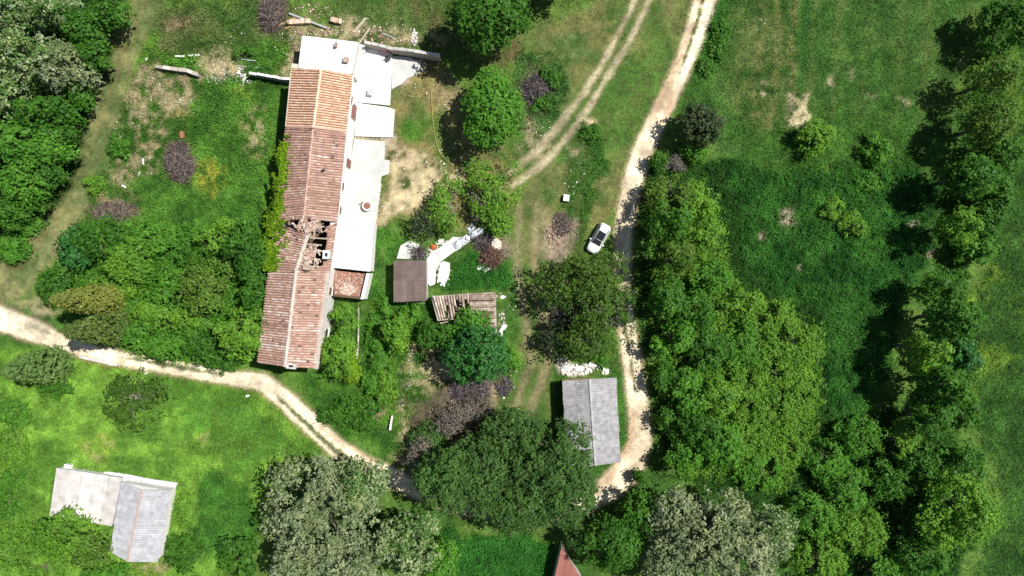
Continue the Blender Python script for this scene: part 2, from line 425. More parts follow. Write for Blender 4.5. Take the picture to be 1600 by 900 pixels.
# --- lower left meadow
area([(-60, 530), (100, 550), (340, 595), (420, 615), (480, 680), (520, 720), (430, 730), (400, 800), (330, 920), (-60, 920)], C(0.086, 0.158, 0.014), c2=C(0.125, 0.205, 0.016), feather=1.2, d=55, h=0.22, s=0.25, region=2)
area([(270, 600), (400, 620), (460, 690), (380, 740), (330, 690), (260, 680)], C(0.060, 0.130, 0.016), op=0.8, speck=0.42)
blob(330, 690, 60, 20, TAN * 0.7, op=0.5, speck=0.56, d=18)
blob(150, 700, 40, 20, TAN * 0.7, op=0.5, speck=0.56, d=18)
blob(140, 722, 16, 7, TAN, op=0.6, speck=0.46, d=10)
blob(350, 800, 50, 80, C(0.030, 0.098, 0.014), op=0.8, d=70, h=0.4)
blob(235, 885, 25, 14, TAN * 0.7, op=0.7, speck=0.44, d=10)
blob(290, 790, 24, 60, C(0.14, 0.22, 0.012), op=0.7, speck=0.46)
# --- yard east of the house
area([(540, 0), (830, 0), (820, 120), (680, 90), (560, 70)], C(0.070, 0.105, 0.030), c2=DRY * 0.55, d=40, h=0.2)
area([(450, 45), (560, 60), (690, 85), (690, 60), (560, 30), (455, 20)], TAN, op=0.75, speck=0.47, d=14, h=0.1)
area([(455, 60), (472, 58), (460, 130), (446, 130)], TAN, op=0.7, speck=0.44, d=14, h=0.1)
area([(600, 100), (700, 120), (800, 260), (800, 330), (700, 350), (600, 360), (590, 300), (605, 200)], C(0.085, 0.115, 0.036), c2=DRY * 0.95, d=30, h=0.12, s=0.18)
area([(600, 225), (640, 235), (690, 255), (735, 262), (715, 290), (665, 318), (640, 350), (592, 352), (598, 300)], TAN, c2=TAN * 1.25, feather=0.8, op=0.92, speck=0.40, d=10, h=0.08, s=0.16)
area([(552, 205), (620, 208), (612, 228), (552, 226)], C(0.40, 0.32, 0.24), feather=0.4, edge=0.4, op=0.9, d=4)
blob(625, 245, 20, 20, C(0.34, 0.24, 0.17), op=0.9, speck=0.44, d=4)
blob(640, 120, 18, 12, C(0.36, 0.27, 0.19), op=0.8, d=4)
blob(690, 150, 26, 18, SOIL * 1.1, op=0.7, speck=0.46, d=10)
blob(648, 205, 22, 20, C(0.055, 0.125, 0.020), op=0.9, d=45, h=0.2)
blob(690, 205, 22, 40, C(0.070, 0.115, 0.026), op=0.7, d=40, h=0.15)
blob(620, 385, 26, 24, C(0.050, 0.120, 0.016), op=0.95, d=60, h=0.25)
area([(580, 430), (680, 470), (640, 700), (585, 700), (550, 610), (560, 480)], C(0.045, 0.115, 0.014), c2=C(0.075, 0.140, 0.018), d=55, h=0.35, s=0.26, region=3)
area([(720, 380), (790, 390), (792, 460), (690, 455), (700, 430)], C(0.030, 0.105, 0.012), feather=0.5, edge=0.5, d=85, h=0.4, s=0.26, region=3)
area([(625, 545), (680, 540), (780, 600), (780, 650), (690, 680), (620, 690)], SOIL * 1.1, c2=TAN, op=0.85, speck=0.44, d=14, h=0.12)
blob(665, 645, 24, 26, C(0.035, 0.110, 0.014), op=0.95, d=70, h=0.3)
blob(645, 590, 18, 10, C(0.035, 0.110, 0.014), op=0.9, d=70, h=0.3)
blob(630, 675, 26, 10, C(0.035, 0.110, 0.014), op=0.8, d=70, h=0.3)
area([(420, 590), (500, 580), (600, 600), (610, 720), (560, 700), (500, 640)], C(0.040, 0.100, 0.016), c2=C(0.060, 0.120, 0.020), d=55, h=0.25, region=3)
blob(593, 640, 14, 14, SOIL * 1.3, op=0.9, speck=0.35, d=6)
blob(640, 705, 30, 14, TAN * 0.8, op=0.8, speck=0.4, d=8)
# --- central mown lane and parking meadow
area([(820, 60), (1000, -20), (1090, -20), (1060, 110), (1000, 220), (960, 340), (880, 400), (870, 560), (890, 620), (870, 660), (775, 650), (795, 560), (805, 440), (800, 330), (810, 280), (880, 190)], C(0.068, 0.112, 0.030), c2=C(0.112, 0.120, 0.044), feather=1.4, d=26, h=0.06, s=0.16, region=4)
area([(940, 100), (1060, 20), (1020, 170), (970, 250), (920, 250)], C(0.055, 0.105, 0.022), op=0.7, speck=0.44, d=30, h=0.08)
area([(840, 60), (960, -10), (920, 120), (870, 180), (830, 130)], DRY * 0.8, op=0.4, speck=0.48)
blob(840, 230, 30, 40, TAN * 0.8, op=0.6, speck=0.48, d=12)
blob(880, 75, 30, 14, C(0.14, 0.20, 0.09), op=0.35, speck=0.46)
for dx in (-14, 12):
    line([(825 + dx, 320, 4), (822 + dx, 420, 5), (832 + dx, 480, 6), (845 + dx, 560, 6), (815 + dx, 650, 5)], TAN * 0.8, feather=0.5, edge=0.4, op=0.5, d=8)
blob(855, 500, 12, 50, TAN, op=0.8, speck=0.42, d=8)
blob(850, 350, 16, 40, TAN * 0.75, op=0.6, speck=0.45, d=10)
area([(915, 190), (950, 180), (955, 260), (930, 330), (900, 380), (875, 385), (870, 310), (890, 290), (905, 240)], C(0.034, 0.085, 0.016), feather=0.6, op=0.85, speck=0.40, d=60, h=0.4, s=0.26)
blob(868, 368, 24, 34, C(0.24, 0.19, 0.15), op=0.95, speck=0.34, d=4)
blob(938, 183, 10, 7, C(0.42, 0.33, 0.22), op=0.95, edge=0.4, feather=0.4, d=2)
blob(912, 235, 10, 12, TAN, op=0.7, speck=0.44, d=6)
blob(958, 60, 20, 40, DRY, op=0.4, speck=0.46)
line([(985, 250, 6), (958, 320, 8), (930, 350, 6)], DRY, feather=0.7, op=0.5)
# weeds round the burnt heap by the round tree
area([(800, 90), (850, 95), (895, 130), (870, 190), (830, 225), (790, 215), (800, 150)], C(0.034, 0.080, 0.020), feather=0.6, c2=C(0.060, 0.100, 0.030), op=0.9, d=60, h=0.4, s=0.26)
blob(838, 140, 26, 26, C(0.10, 0.075, 0.065), op=0.9, d=6)
blob(822, 200, 14, 24, TAN * 0.7, op=0.7, speck=0.4, d=8)
# --- eastern fields
area([(1100, -40), (1520, -40), (1500, 120), (1480, 230), (1420, 250), (1130, 250), (1060, 200), (1080, 120)], C(0.040, 0.088, 0.019), c2=C(0.054, 0.094, 0.025), feather=1.5, d=44, h=0.14, s=0.2, region=5)
area([(1100, -30), (1150, -30), (1120, 110), (1085, 125)], C(0.030, 0.090, 0.014), feather=0.7, op=0.9, d=60, h=0.35, region=5)
area([(1150, 20), (1250, -30), (1255, 180), (1200, 215), (1140, 150)], DRY * 0.62, op=0.3, speck=0.48, d=30)
for i, (x0, w_) in enumerate(((1180, 6), (1206, 5), (1232, 5), (1260, 4), (1300, 4), (1345, 4), (1400, 4), (1440, 4))):
    line([(x0 + 14, -30, w_), (x0 + 6, 90, w_), (x0 - 2, 200, w_)], DRY, feather=0.8, edge=0.8, op=0.5 if i < 4 else 0.28, speck=0.45)
line([(1262, -20, 12), (1258, 80, 12), (1252, 150, 8)], C(0.026, 0.080, 0.016), feather=0.7, edge=0.6, op=0.6)
area([(1243, 142), (1262, 140), (1258, 185), (1236, 190)], C(0.40, 0.34, 0.22), feather=0.35, edge=0.9, op=0.9, speck=0.40, d=6)
for q in ((1292, 123, 6, 9), (1405, 170, 10, 5), (1204, 130, 8, 12), (1508, 96, 5, 6), (1330, 112, 5, 7), (1362, 155, 6, 5)):
    blob(*q, C(0.36, 0.30, 0.20), feather=0.5, edge=0.8, op=0.75, speck=0.44, d=8)
area([(1100, 255), (1420, 255), (1470, 300), (1450, 420), (1400, 520), (1380, 640), (1290, 680), (1270, 700), (1290, 540), (1200, 470), (1150, 430), (1120, 320)], C(0.019, 0.076, 0.012), c2=C(0.038, 0.108, 0.017), feather=1.0, d=110, h=0.5, s=0.30, region=6)
area([(1170, 200), (1420, 190), (1420, 260), (1180, 270)], C(0.040, 0.090, 0.016), op=0.7, d=60, h=0.3, region=6)
blob(1225, 350, 11, 16, C(0.30, 0.25, 0.19), feather=0.5, edge=1.0, op=0.95, speck=0.40, d=8)
blob(1190, 372, 8, 6, C(0.28, 0.24, 0.18), feather=0.5, edge=1.0, op=0.9, speck=0.42, d=8)
blob(1249, 411, 5, 5, C(0.30, 0.25, 0.19), feather=0.4, edge=0.6, op=0.9, d=8)
blob(1437, 343, 7, 5, C(0.30, 0.25, 0.19), feather=0.4, edge=0.6, op=0.9, d=8)
blob(1452, 410, 5, 9, C(0.26, 0.2, 0.15), feather=0.4, edge=0.6, op=0.9, d=8)
area([(1560, -40), (1680, -40), (1680, 940), (1520, 940), (1560, 780), (1520, 640), (1500, 560), (1540, 400), (1590, 250)], C(0.030, 0.072, 0.016), c2=C(0.044, 0.090, 0.020), feather=1.2, d=50, h=0.2, s=0.22, region=7)
for q in ((1525, 475, 14, 26), (1592, 488, 12, 20), (1560, 550, 20, 12), (1530, 565, 18, 30), (1590, 120, 12, 60), (1545, 420, 10, 18), (1600, 180, 14, 30), (1520, 620, 14, 24)):
    blob(*q, C(0.14, 0.20, 0.012), op=0.8, speck=0.46, d=60, h=0.4)
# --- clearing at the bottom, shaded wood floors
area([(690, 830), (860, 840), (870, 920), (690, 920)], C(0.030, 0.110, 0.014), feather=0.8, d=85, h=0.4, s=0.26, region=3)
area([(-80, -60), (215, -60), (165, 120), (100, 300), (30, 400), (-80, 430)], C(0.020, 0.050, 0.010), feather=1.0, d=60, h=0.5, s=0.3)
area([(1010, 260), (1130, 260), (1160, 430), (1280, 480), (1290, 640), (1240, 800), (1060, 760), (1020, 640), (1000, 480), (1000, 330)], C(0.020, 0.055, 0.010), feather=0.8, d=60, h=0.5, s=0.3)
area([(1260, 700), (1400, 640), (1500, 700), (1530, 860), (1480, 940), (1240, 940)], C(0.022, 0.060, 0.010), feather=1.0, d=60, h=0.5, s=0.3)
area([(860, 590), (980, 590), (985, 700), (935, 745), (880, 735)], C(0.040, 0.095, 0.018), feather=0.6, d=50, h=0.2)
blob(905, 577, 30, 9, C(0.5, 0.46, 0.40), op=0.9, edge=0.6, feather=0.4, d=2)
blob(880, 505, 22, 32, C(0.09, 0.07, 0.07), op=0.95, d=4)
blob(735, 612, 34, 22, C(0.11, 0.09, 0.085), op=0.9, d=4)
blob(278, 250, 27, 36, C(0.14, 0.105, 0.085), op=0.95, edge=0.8, d=6)
blob(422, 22, 20, 30, C(0.12, 0.09, 0.075), op=0.95, edge=0.8, d=6)
blob(780, 395, 22, 24, C(0.22, 0.17, 0.13), op=0.8, d=6)
blob(700, 660, 60, 44, C(0.10, 0.075, 0.055), op=0.9, d=6)
# --- farm track: two worn ruts
for pts in ([(1008, -40, 4), (985, 15, 4), (960, 65, 4), (935, 110, 5), (905, 155, 6), (870, 200, 6), (840, 235, 6), (800, 268, 6)],
            [(1030, -40, 4), (1008, 15, 4), (983, 65, 4.5), (953, 115, 5), (925, 160, 5), (893, 205, 5), (858, 248, 6), (800, 290, 6)]):
    line(pts, C(0.30, 0.25, 0.165), feather=0.35, edge=0.35, op=0.85, c2=C(0.40, 0.34, 0.24), d=5, h=0.05)
# --- gravel road from the west, joining the dirt track under the big tree
ROADW = [(-140, 455, 22), (-60, 476, 20), (0, 498, 18), (50, 516, 16), (100, 538, 12), (150, 553, 10.5), (200, 563, 10.5), (260, 573, 10.5), (320, 584, 10.5), (370, 592, 11), (410, 598, 13), (440, 620, 14), (480, 657, 14), (520, 695, 14), (560, 722, 12), (600, 740, 13), (650, 765, 12), (710, 788, 12), (790, 802, 12), (860, 803, 13), (905, 790, 14)]
PALE, PINK = C(0.60, 0.51, 0.40), C(0.44, 0.315, 0.215)
line([(x, y, w_ + 4) for x, y, w_ in ROADW], TAN * 0.8, feather=0.4, edge=0.35, op=0.8, d=12, h=0.08)
line(ROADW, PALE, feather=0.3, edge=0.30, c2=PALE * 1.12, d=0, klass=1)
line([(20, 503, 2), (60, 514, 2.5), (95, 528, 2)], C(0.30, 0.27, 0.21), feather=0.3, edge=0.4, op=0.8)
line([(190, 558, 2.5), (230, 565, 3), (300, 577, 3), (345, 585, 2)], C(0.085, 0.105, 0.038), feather=0.2, edge=0.3, op=0.95, d=34, h=0.1, klass=0)
line([(425, 612, 1), (450, 636, 3), (490, 674, 3.5), (530, 708, 4), (570, 730, 3)], C(0.085, 0.105, 0.038), feather=0.2, edge=0.3, op=0.95, d=34, h=0.1, klass=0)
line([(500, 668, 3), (545, 700, 3.5), (590, 724, 4)], PINK, feather=0.4, edge=0.3, op=0.6)
line([(100, 553, 3), (150, 566, 4), (190, 577, 3)], C(0.15, 0.12, 0.06), feather=0.4, edge=0.4, op=0.7, d=18)
# --- pale dirt track past the car
TRACK = [(1140, -90, 13.4), (1112, -20, 13.4), (1097, 10, 14.3), (1085, 50, 13.4), (1070, 95, 12.6), (1050, 140, 12.6), (1025, 190, 13.4), (1005, 235, 15.1), (990, 280, 14.3), (980, 320, 13.4), (975, 360, 12.6), (973, 400, 11.8), (973, 450, 11.8), (977, 500, 12.6), (984, 540, 13.4), (991, 590, 14.3), (998, 640, 15.1), (1000, 690, 16.0), (985, 730, 20.2), (950, 765, 18.5), (915, 788, 13.4), (880, 800, 10.1)]
line([(x, y, w_ + 4) for x, y, w_ in TRACK], TAN * 0.9, feather=0.4, edge=0.35, op=0.7, d=12, h=0.08)
line(TRACK, C(0.50, 0.405, 0.305), feather=0.3, edge=0.28, c2=C(0.58, 0.49, 0.385), d=0, klass=2)
line([(1104, -20, 4), (1080, 45, 4), (1062, 95, 5), (1040, 140, 5), (1022, 180, 5)], C(0.42, 0.285, 0.19), feather=0.5, edge=0.3, op=0.85)
line([(1106, -20, 3), (1096, 10, 3), (1084, 50, 3), (1069, 95, 3), (1060, 118, 1.5)], C(0.085, 0.105, 0.038), feather=0.2, edge=0.3, op=0.95, d=34, h=0.1, klass=0)
line([(1052, 145, 4), (1042, 175, 5), (1030, 195, 3)], C(0.42, 0.27, 0.18), feather=0.4, edge=0.3, op=0.8)
line([(976, 440, 2.5), (977, 515, 2.5), (984, 555, 2.5), (990, 590, 2), (994, 620, 1)], C(0.085, 0.105, 0.038), feather=0.2, edge=0.3, op=0.95, d=34, h=0.1, klass=0)
line([(990, 640, 3), (985, 690, 4), (965, 730, 5), (935, 765, 5)], C(0.40, 0.255, 0.165), feather=0.5, edge=0.3, op=0.65)
line([(1108, 20, 5), (1090, 70, 5), (1060, 135, 4)], C(0.62, 0.54, 0.44), feather=0.5, edge=0.3, op=0.7)

col *= (0.62 + 0.76 * N2)[..., None] ** 1.2 * (0.62 + 0.76 * N3)[..., None]
gr = sstep(0.0, 0.5, (col[..., 1] - col[..., 0]) / (col[..., 1] + 1e-6))[..., None]     # how grassy
col *= (1 - gr) * np.array([1.05, 1.08, 1.0]) + gr * np.array([1.05, 1.27, 0.95])
col[..., 2] = np.maximum(col[..., 2], col[..., 1] * 0.13)
far = (np.abs(GX) > 86) | (np.abs(GY) > 54)
dens[far] = 0
GZ = ((fbm(GX, GY, 5.0, 2) - 0.5) * 0.26 + (N3 - 0.5) * 0.10) * relief - 0.05
GZ[cls > 0] -= 0.02

ny = len(YS)
def ground_part(name, k, mat, label):
    cell = cls[:-1, :-1] == k
    ii, jj = np.nonzero(cell)
    a = ii * ny + jj
    q = np.stack([a, a + ny, a + ny + 1, a + 1], 1)
    u, inv = np.unique(q, return_inverse=True)
    v = np.stack([GX.ravel()[u], GY.ravel()[u], GZ.ravel()[u]], 1)
    me = np_mesh(name, v, inv.reshape(-1, 4), 4)
    at = me.attributes.new('col', 'FLOAT_COLOR', 'POINT')
    c = np.ones((len(u), 4), np.float32); c[:, :3] = col.reshape(-1, 3)[u]
    at.data.foreach_set('color', c.ravel())
    o = link(name, me, MATS[mat], recentre=False)
    me.polygons.foreach_set('use_smooth', np.ones(len(me.polygons), bool))
    return tag(o, label, kind='structure')
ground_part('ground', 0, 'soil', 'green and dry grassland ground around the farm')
ground_part('gravel_road', 1, 'gravel', 'pale gravel road curving in from the left edge')
ground_part('dirt_track', 2, 'gravel', 'pinkish dirt track running down past the parked white car')

def ground_z(x, y):
    i = int(np.clip(np.searchsorted(XS, x), 0, len(XS) - 1)); j = int(np.clip(np.searchsorted(YS, y), 0, len(YS) - 1))
    return float(GZ[i, j])

# ground cover: small blades and leaves strewn over the soil, one object per stretch
def cover(name, label, cat, regions, seed, mult=1.0):
    rng = np.random.default_rng(seed)
    lim = (np.abs(GX) < 80) & (np.abs(GY) < 47)
    p = np.where(np.isin(reg, regions) & lim & (cls == 0), dens, 0).ravel() * GSTEP * GSTEP * mult
    n = rng.poisson(p)
    idx = np.repeat(np.arange(p.size), n)
    N = len(idx)
    x = GX.ravel()[idx] + rng.uniform(0, GSTEP, N); y = GY.ravel()[idx] + rng.uniform(0, GSTEP, N)
    h = hgt.ravel()[idx] * (0.35 + 1.3 * vnoise(x, y, 0.8, 4)) * rng.uniform(0.2, 1.1, N)
    z = GZ.ravel()[idx] + h
    s = size.ravel()[idx] * rng.uniform(0.6, 1.5, N)
    nrm = rng.normal(0, 0.55, (N, 3)); nrm[:, 2] = 1
    nrm /= np.linalg.norm(nrm, axis=1)[:, None]
    t = np.cross(nrm, rng.normal(0, 1, (N, 3))); t /= np.linalg.norm(t, axis=1)[:, None]
    b_ = np.cross(nrm, t)
    c = np.stack([x, y, z], 1)
    L = (s * 0.95)[:, None]; Wd = (s * 0.42)[:, None]
    v = np.stack([c - t * L * 0.5 - b_ * Wd * 0.5, c - t * L * 0.3 + b_ * Wd * 0.6, c + t * L * 0.6], 1).reshape(-1, 3)
    me = np_mesh(name, v, np.arange(N * 3).reshape(-1, 3), 3)
    cc = col.reshape(-1, 3)[idx] * rng.uniform(0.72, 1.55, (N, 1)) * rng.uniform(0.92, 1.08, (N, 3))
    face_col(me, 'col', cc)
    o = link(name, me, MATS['grass'], recentre=False)
    tag(o, label, cat, kind='stuff')
cover('meadow_grass', 'rough green meadow growth between the mown strip and the long house', 'grass', [1], 1)
cover('meadow_grass', 'bright lime meadow grass around the grey shack', 'grass', [2], 2)
cover('yard_weeds', 'lush weeds and nettles between the house and sheds', 'weeds', [3], 3)
cover('mown_grass', 'short half dry mown grass around the parked car', 'grass', [4], 4)
cover('field_grass', 'olive green hay field beside the dirt track at the top', 'grass', [5], 5)
cover('clover', 'dense dark green clover field inside the hedges', 'clover', [6], 6, 0.85)
cover('field_grass', 'far right field grass dotted with yellow flowers', 'grass', [7], 7)
cover('rough_grass', 'patchy grass and weeds filling the farmyard edges and wood floors', 'grass', [0], 8, 0.6)
# ------------------------------------------------------------------ buildings
R3 = np.random.default_rng(21)
def lerp(a, b, t): return tuple(p + (q - p) * t for p, q in zip(a, b))
def bil(c, u, v):
    """c = (p00, p10, p11, p01): u along the ridge, v ridge -> eave"""
    return Vector(lerp(lerp(c[0], c[1], u), lerp(c[3], c[2], u), v))

def inside_px(px, py, poly):
    ins = False; n = len(poly)
    for i in range(n):
        ax, ay = poly[i]; bx, by = poly[(i + 1) % n]
        if (ay > py) != (by > py) and px < (bx - ax) * (py - ay) / (by - ay) + ax: ins = not ins
    return ins

def tile_field(c, pitch, tlen, name, mat, parent, rng, hole=None, jit=0.03, miss=0.0, vlo=0.05, vhi=0.5, dark=0.0):
    """barrel tiles laid in columns from ridge to eave over the quad c"""
    L = ((Vector(c[0]) - Vector(c[1])).length + (Vector(c[2]) - Vector(c[3])).length) / 2
    Wd = ((Vector(c[0]) - Vector(c[3])).length + (Vector(c[1]) - Vector(c[2])).length) / 2
    nu, nv = max(2, round(L / pitch)), max(2, round(Wd / tlen))
    mb = MB()
    n_ = (Vector(c[1]) - Vector(c[0])).cross(Vector(c[3]) - Vector(c[0])).normalized()
    if n_.z < 0: n_ = -n_
    prof = [(-0.5, 0.0), (-0.30, 0.085), (0.0, 0.12), (0.30, 0.085), (0.5, 0.0)]
    for i in range(nu):
        cv = rng.normal(0, 0.10)
        for j in range(nv):
            if rng.random() < miss: continue
            ja, jb, jz = rng.normal(0, jit, 3)
            u = (i + 0.5 + ja) / nu; v0 = (j + jb) / nv; v1 = (j + 1.12 + jb) / nv
            pc = bil(c, u, (v0 + v1) / 2)
            if hole and inside_px(*to_px(*pc), hole): continue
            a_ = bil(c, u, v0); e_ = bil(c, u, min(v1, 1.02))
            sd = (bil(c, min(u + 0.01, 1), v0) - bil(c, max(u - 0.01, 0), v0)).normalized()
            w0, w1 = pitch * 0.31, pitch * 0.37
            va = [a_ + sd * (x * 2 * w0) + n_ * (z * 0.8 + 0.02) for x, z in prof]
            vb = [e_ + sd * (x * 2 * w1) + n_ * (z + 0.05 + jz * 0.3) for x, z in prof]
            val = float(np.clip(rng.normal((vlo + vhi) / 2 + cv, (vhi - vlo) / 3.4), 0, 1))
            if dark and rng.random() < dark: val = rng.uniform(0, 0.15)
            mb.add(va + vb, [(k, k + 1, 5 + k + 1, 5 + k) for k in range(4)], val)
    o = mb.build(name, MATS[mat], parent)
    o['kind'] = 'stuff'
    return o

def deck(c, name, mat, parent, hole=None, t=0.12, n=24):
    mb = MB()
    nn = (Vector(c[1]) - Vector(c[0])).cross(Vector(c[3]) - Vector(c[0])).normalized()
    if nn.z < 0: nn = -nn
    if hole is None:
        q = [bil(c, 0, 0), bil(c, 1, 0), bil(c, 1, 1), bil(c, 0, 1)]
        mb.prism([p - nn * t for p in q], q, 0.25)
        return mb.build(name, MATS[mat], parent)
    cells = {}
    for i in range(n):
        for j in range(8):
            q = [bil(c, *uv) for uv in ((i / n, j / 8), ((i + 1) / n, j / 8), ((i + 1) / n, (j + 1) / 8), (i / n, (j + 1) / 8))]
            if not inside_px(*to_px(*((q[0] + q[1] + q[2] + q[3]) / 4)), hole): cells[(i, j)] = q
    best = []                                   # the boards that still hang together
    left = set(cells)
    while left:
        todo = [left.pop()]; got = []
        while todo:
            k = todo.pop(); got.append(k)
            for d in ((1, 0), (-1, 0), (0, 1), (0, -1)):
                m_ = (k[0] + d[0], k[1] + d[1])
                if m_ in left: left.remove(m_); todo.append(m_)
        if len(got) > len(best): best = got
    for k in best: mb.prism([p - nn * t for p in cells[k]], cells[k], 0.25)
    return mb.build(name, MATS[mat], parent)

def ridge_caps(p0, p1, name, mat, parent, rng, r=0.2, seg=0.42, lo=0.5, hi=0.9):
    p0 = Vector(p0); p1 = Vector(p1); n = max(2, int((p1 - p0).length / seg))
    mb = MB()
    d = (p1 - p0).normalized(); s_ = d.cross(Vector((0, 0, 1))).normalized(); u = s_.cross(d)
    for i in range(n):
        a_ = p0 + (p1 - p0) * (i / n); b_ = p0 + (p1 - p0) * ((i + 1.1) / n)
        j = Vector(rng.normal(0, 0.02, 3))
        pr = [(-1, -0.35), (-0.7, 0.35), (0, 0.65), (0.7, 0.35), (1, -0.35)]
        va = [a_ + j + s_ * (x * r * 0.92) + u * (z * r) for x, z in pr]; vb = [b_ + j + s_ * (x * r) + u * (z * r + 0.03) for x, z in pr]
        mb.add(va + vb, [(k, k + 1, 6 + k, 5 + k) for k in range(4)], rng.uniform(lo, hi))
    o = mb.build(name, MATS[mat], parent); o['kind'] = 'stuff'
    return o

def walls(name, quad, z1, mat, parent, gable=None, t=0.45, z0=-0.4):
    """hollow wall ring along quad (x,y); gable = (end index, ridge point)"""
    mb = MB(); n = len(quad)
    cx = sum(p[0] for p in quad) / n; cy = sum(p[1] for p in quad) / n
    def inn(p):
        d = Vector((cx - p[0], cy - p[1])); return (p[0] + d.x / d.length * t * 1.4, p[1] + d.y / d.length * t * 1.4)
    for i in range(n):
        a_, b_ = quad[i], quad[(i + 1) % n]
        ia, ib = inn(a_), inn(b_)
        mb.poly([a_, b_, ib, ia], z0, z1, R3.uniform(0.4, 0.9))
    if gable:
        for (i, rp) in gable:
            a_, b_ = quad[i], quad[(i + 1) % n]
            ia, ib = inn(a_), inn(b_); d = ((ia[0] - a_[0] + ib[0] - b_[0]) / 2, (ia[1] - a_[1] + ib[1] - b_[1]) / 2)
            o3 = [(a_[0], a_[1], z1), (b_[0], b_[1], z1), rp]
            i3 = [(ia[0], ia[1], z1), (ib[0], ib[1], z1), (rp[0] + d[0], rp[1] + d[1], rp[2])]
            mb.prism(o3, i3, 0.6)
    return mb.build(name, MATS[mat], parent)

def corr_sheet(p00, p10, p11, p01, pitch, amp, mat, parent, rng, lift=0.0, name='roof_sheet'):
    """one corrugated sheet; ribs run from p00->p01 (ridge to eave); waves across p00->p10"""
    a, b_, c_, d = (Vector(p) for p in (p00, p10, p11, p01))
    n_ = (b_ - a).cross(d - a).normalized()
    if n_.z < 0: n_ = -n_
    nw = max(2, round((b_ - a).length / pitch)); vs = []; fs = []
    k = nw * 4 + 1
    for i in range(k):
        t = i / (k - 1); z = amp * math.sin(2 * math.pi * nw * t) + lift
        vs += [a.lerp(b_, t) + n_ * z, d.lerp(c_, t) + n_ * z, d.lerp(c_, t) + n_ * (z - 0.012), a.lerp(b_, t) + n_ * (z - 0.012)]
    for i in range(k - 1):
        o = i * 4; q = o + 4
        fs += [(o, q, q + 1, o + 1), (o + 1, q + 1, q + 2, o + 2), (o + 2, q + 2, q + 3, o + 3), (o + 3, q + 3, q, o)]
    fs += [(0, 1, 2, 3), tuple((k - 1) * 4 + z for z in (3, 2, 1, 0))]
    mb = MB(); mb.add(vs, fs, rng.uniform(0.38, 0.66))
    return mb.build(name, MATS[mat], parent)

def sheet_slope(c, sheet_w, pitch, amp, mat, parent, rng, rows=1, skip=()):
    """cover quad c (ridge0, ridge1, eave1, eave0) with separate lapped sheets"""
    L = (Vector(c[0]) - Vector(c[1])).length; n = max(1, round(L / sheet_w))
    for j in range(rows):
        for i in range(n):
            if (i, j) in skip: continue
            e = 0.03 * (1 if i < n - 1 else 0); o = 0.04 if j < rows - 1 else 0
            w = rng.normal(0, 0.012)
            q = [bil(c, i / n, j / rows), bil(c, min((i + 1 + e) / n, 1), j / rows), bil(c, min((i + 1 + e) / n, 1), (j + 1 + o) / rows + w), bil(c, i / n, (j + 1 + o) / rows + w)]
            corr_sheet(*q, pitch, amp, mat, parent, rng, lift=0.05 + 0.014 * (i % 2) + 0.03 * (rows - 1 - j))

# ---------- long house
EH, RH = 5.2, 6.8
st = {  # ridge runs top -> bottom of the picture: left eave, ridge, right eave
    'b0': (P(456, 107, EH), P(501.5, 108, RH), P(551, 117, EH)),
    'b1': (P(447, 198, EH), P(489.5, 199, RH), P(541, 205.5, EH)),
    'c0': (P(447, 199, EH - 0.1), P(489, 200.5, RH - 0.12), P(540.5, 206.5, EH - 0.1)),
    'c1': (P(430, 348, EH - 0.1), P(474, 342, RH - 0.2), P(527, 347, EH - 0.1)),
    'd0': (P(429.5, 349, EH - 0.2), P(481, 364, RH - 0.75), P(526.5, 348, EH - 0.2)),
    'd1': (P(420.5, 421, EH - 0.2), P(462.5, 423, RH - 0.2), P(516, 423, EH - 0.2)),
    'd2': (P(403, 567, EH - 0.2), P(445, 573, RH - 0.2), P(497, 576, EH - 0.2)),
}
HOLE = [(472, 338), (492, 344), (506, 352), (512, 366), (511, 392), (509, 404), (504, 416), (484, 422), (470, 421), (477, 395), (480, 365)]
house = empty('farmhouse', P(520, 330)[:2] + (0,), 'long white farmhouse with collapsed hole in its tiled roof', 'house')
def inset(p, dx, dy=0): return (p[0] + dx, p[1] + dy)
l0, l1, r1, r0 = st['b0'][0], st['d2'][0], st['d2'][2], st['b0'][2]
mid_l, mid_r = st['c1'][0], st['c1'][2]
ov = 0.35
quad = [inset(l0, ov, -0.1), inset(mid_l, ov), inset(l1, ov, ov), inset(r1, -ov, ov), inset(mid_r, -ov), inset(r0, -ov, -0.1)]
wall_mb = walls('wall', quad, EH - 0.32, 'plaster', house, gable=[(2, (st['d2'][1][0] + 0.05, st['d2'][1][1] + ov, RH - 0.4)), (5, (st['b0'][1][0], st['b0'][1][1] - 0.12, RH - 0.2))])
fl = MB(); fl.poly([lerp(q, P(500, 330)[:2] , 0.06)[:2] for q in quad], 0.02, 0.12, 0.2); fl.build('floor', MATS['wood_dark'], house)
def slopes(k0, k1, pitch, tl, tm, hole=None, **kw):
    A, B = st[k0], st[k1]
    wc = (A[1], B[1], B[0], A[0]); ec = (A[1], B[1], B[2], A[2])
    for c, lab in ((wc, 'w'), (ec, 'e')):
        deck(c, 'roof_deck', 'brick' if tm == 'new_tile' else 'tile_rubble', house, hole if (hole and lab == 'e') else None)
        tile_field(c, pitch, tl, 'roof_tiles', tm, house, R3, hole=hole, **kw)
slopes('b0', 'b1', 0.33, 0.42, 'new_tile', jit=0.03, vlo=0.2, vhi=0.85, dark=0.03)
slopes('c0', 'c1', 0.34, 0.42, 'old_tile', hole=HOLE, jit=0.05, vlo=0.32, vhi=0.76, dark=0.02)
slopes('d0', 'd1', 0.34, 0.42, 'old_tile', hole=HOLE, jit=0.07, vlo=0.38, vhi=0.82, dark=0.02, miss=0.01)
slopes('d1', 'd2', 0.34, 0.42, 'old_tile', jit=0.06, vlo=0.42, vhi=0.86, dark=0.02)
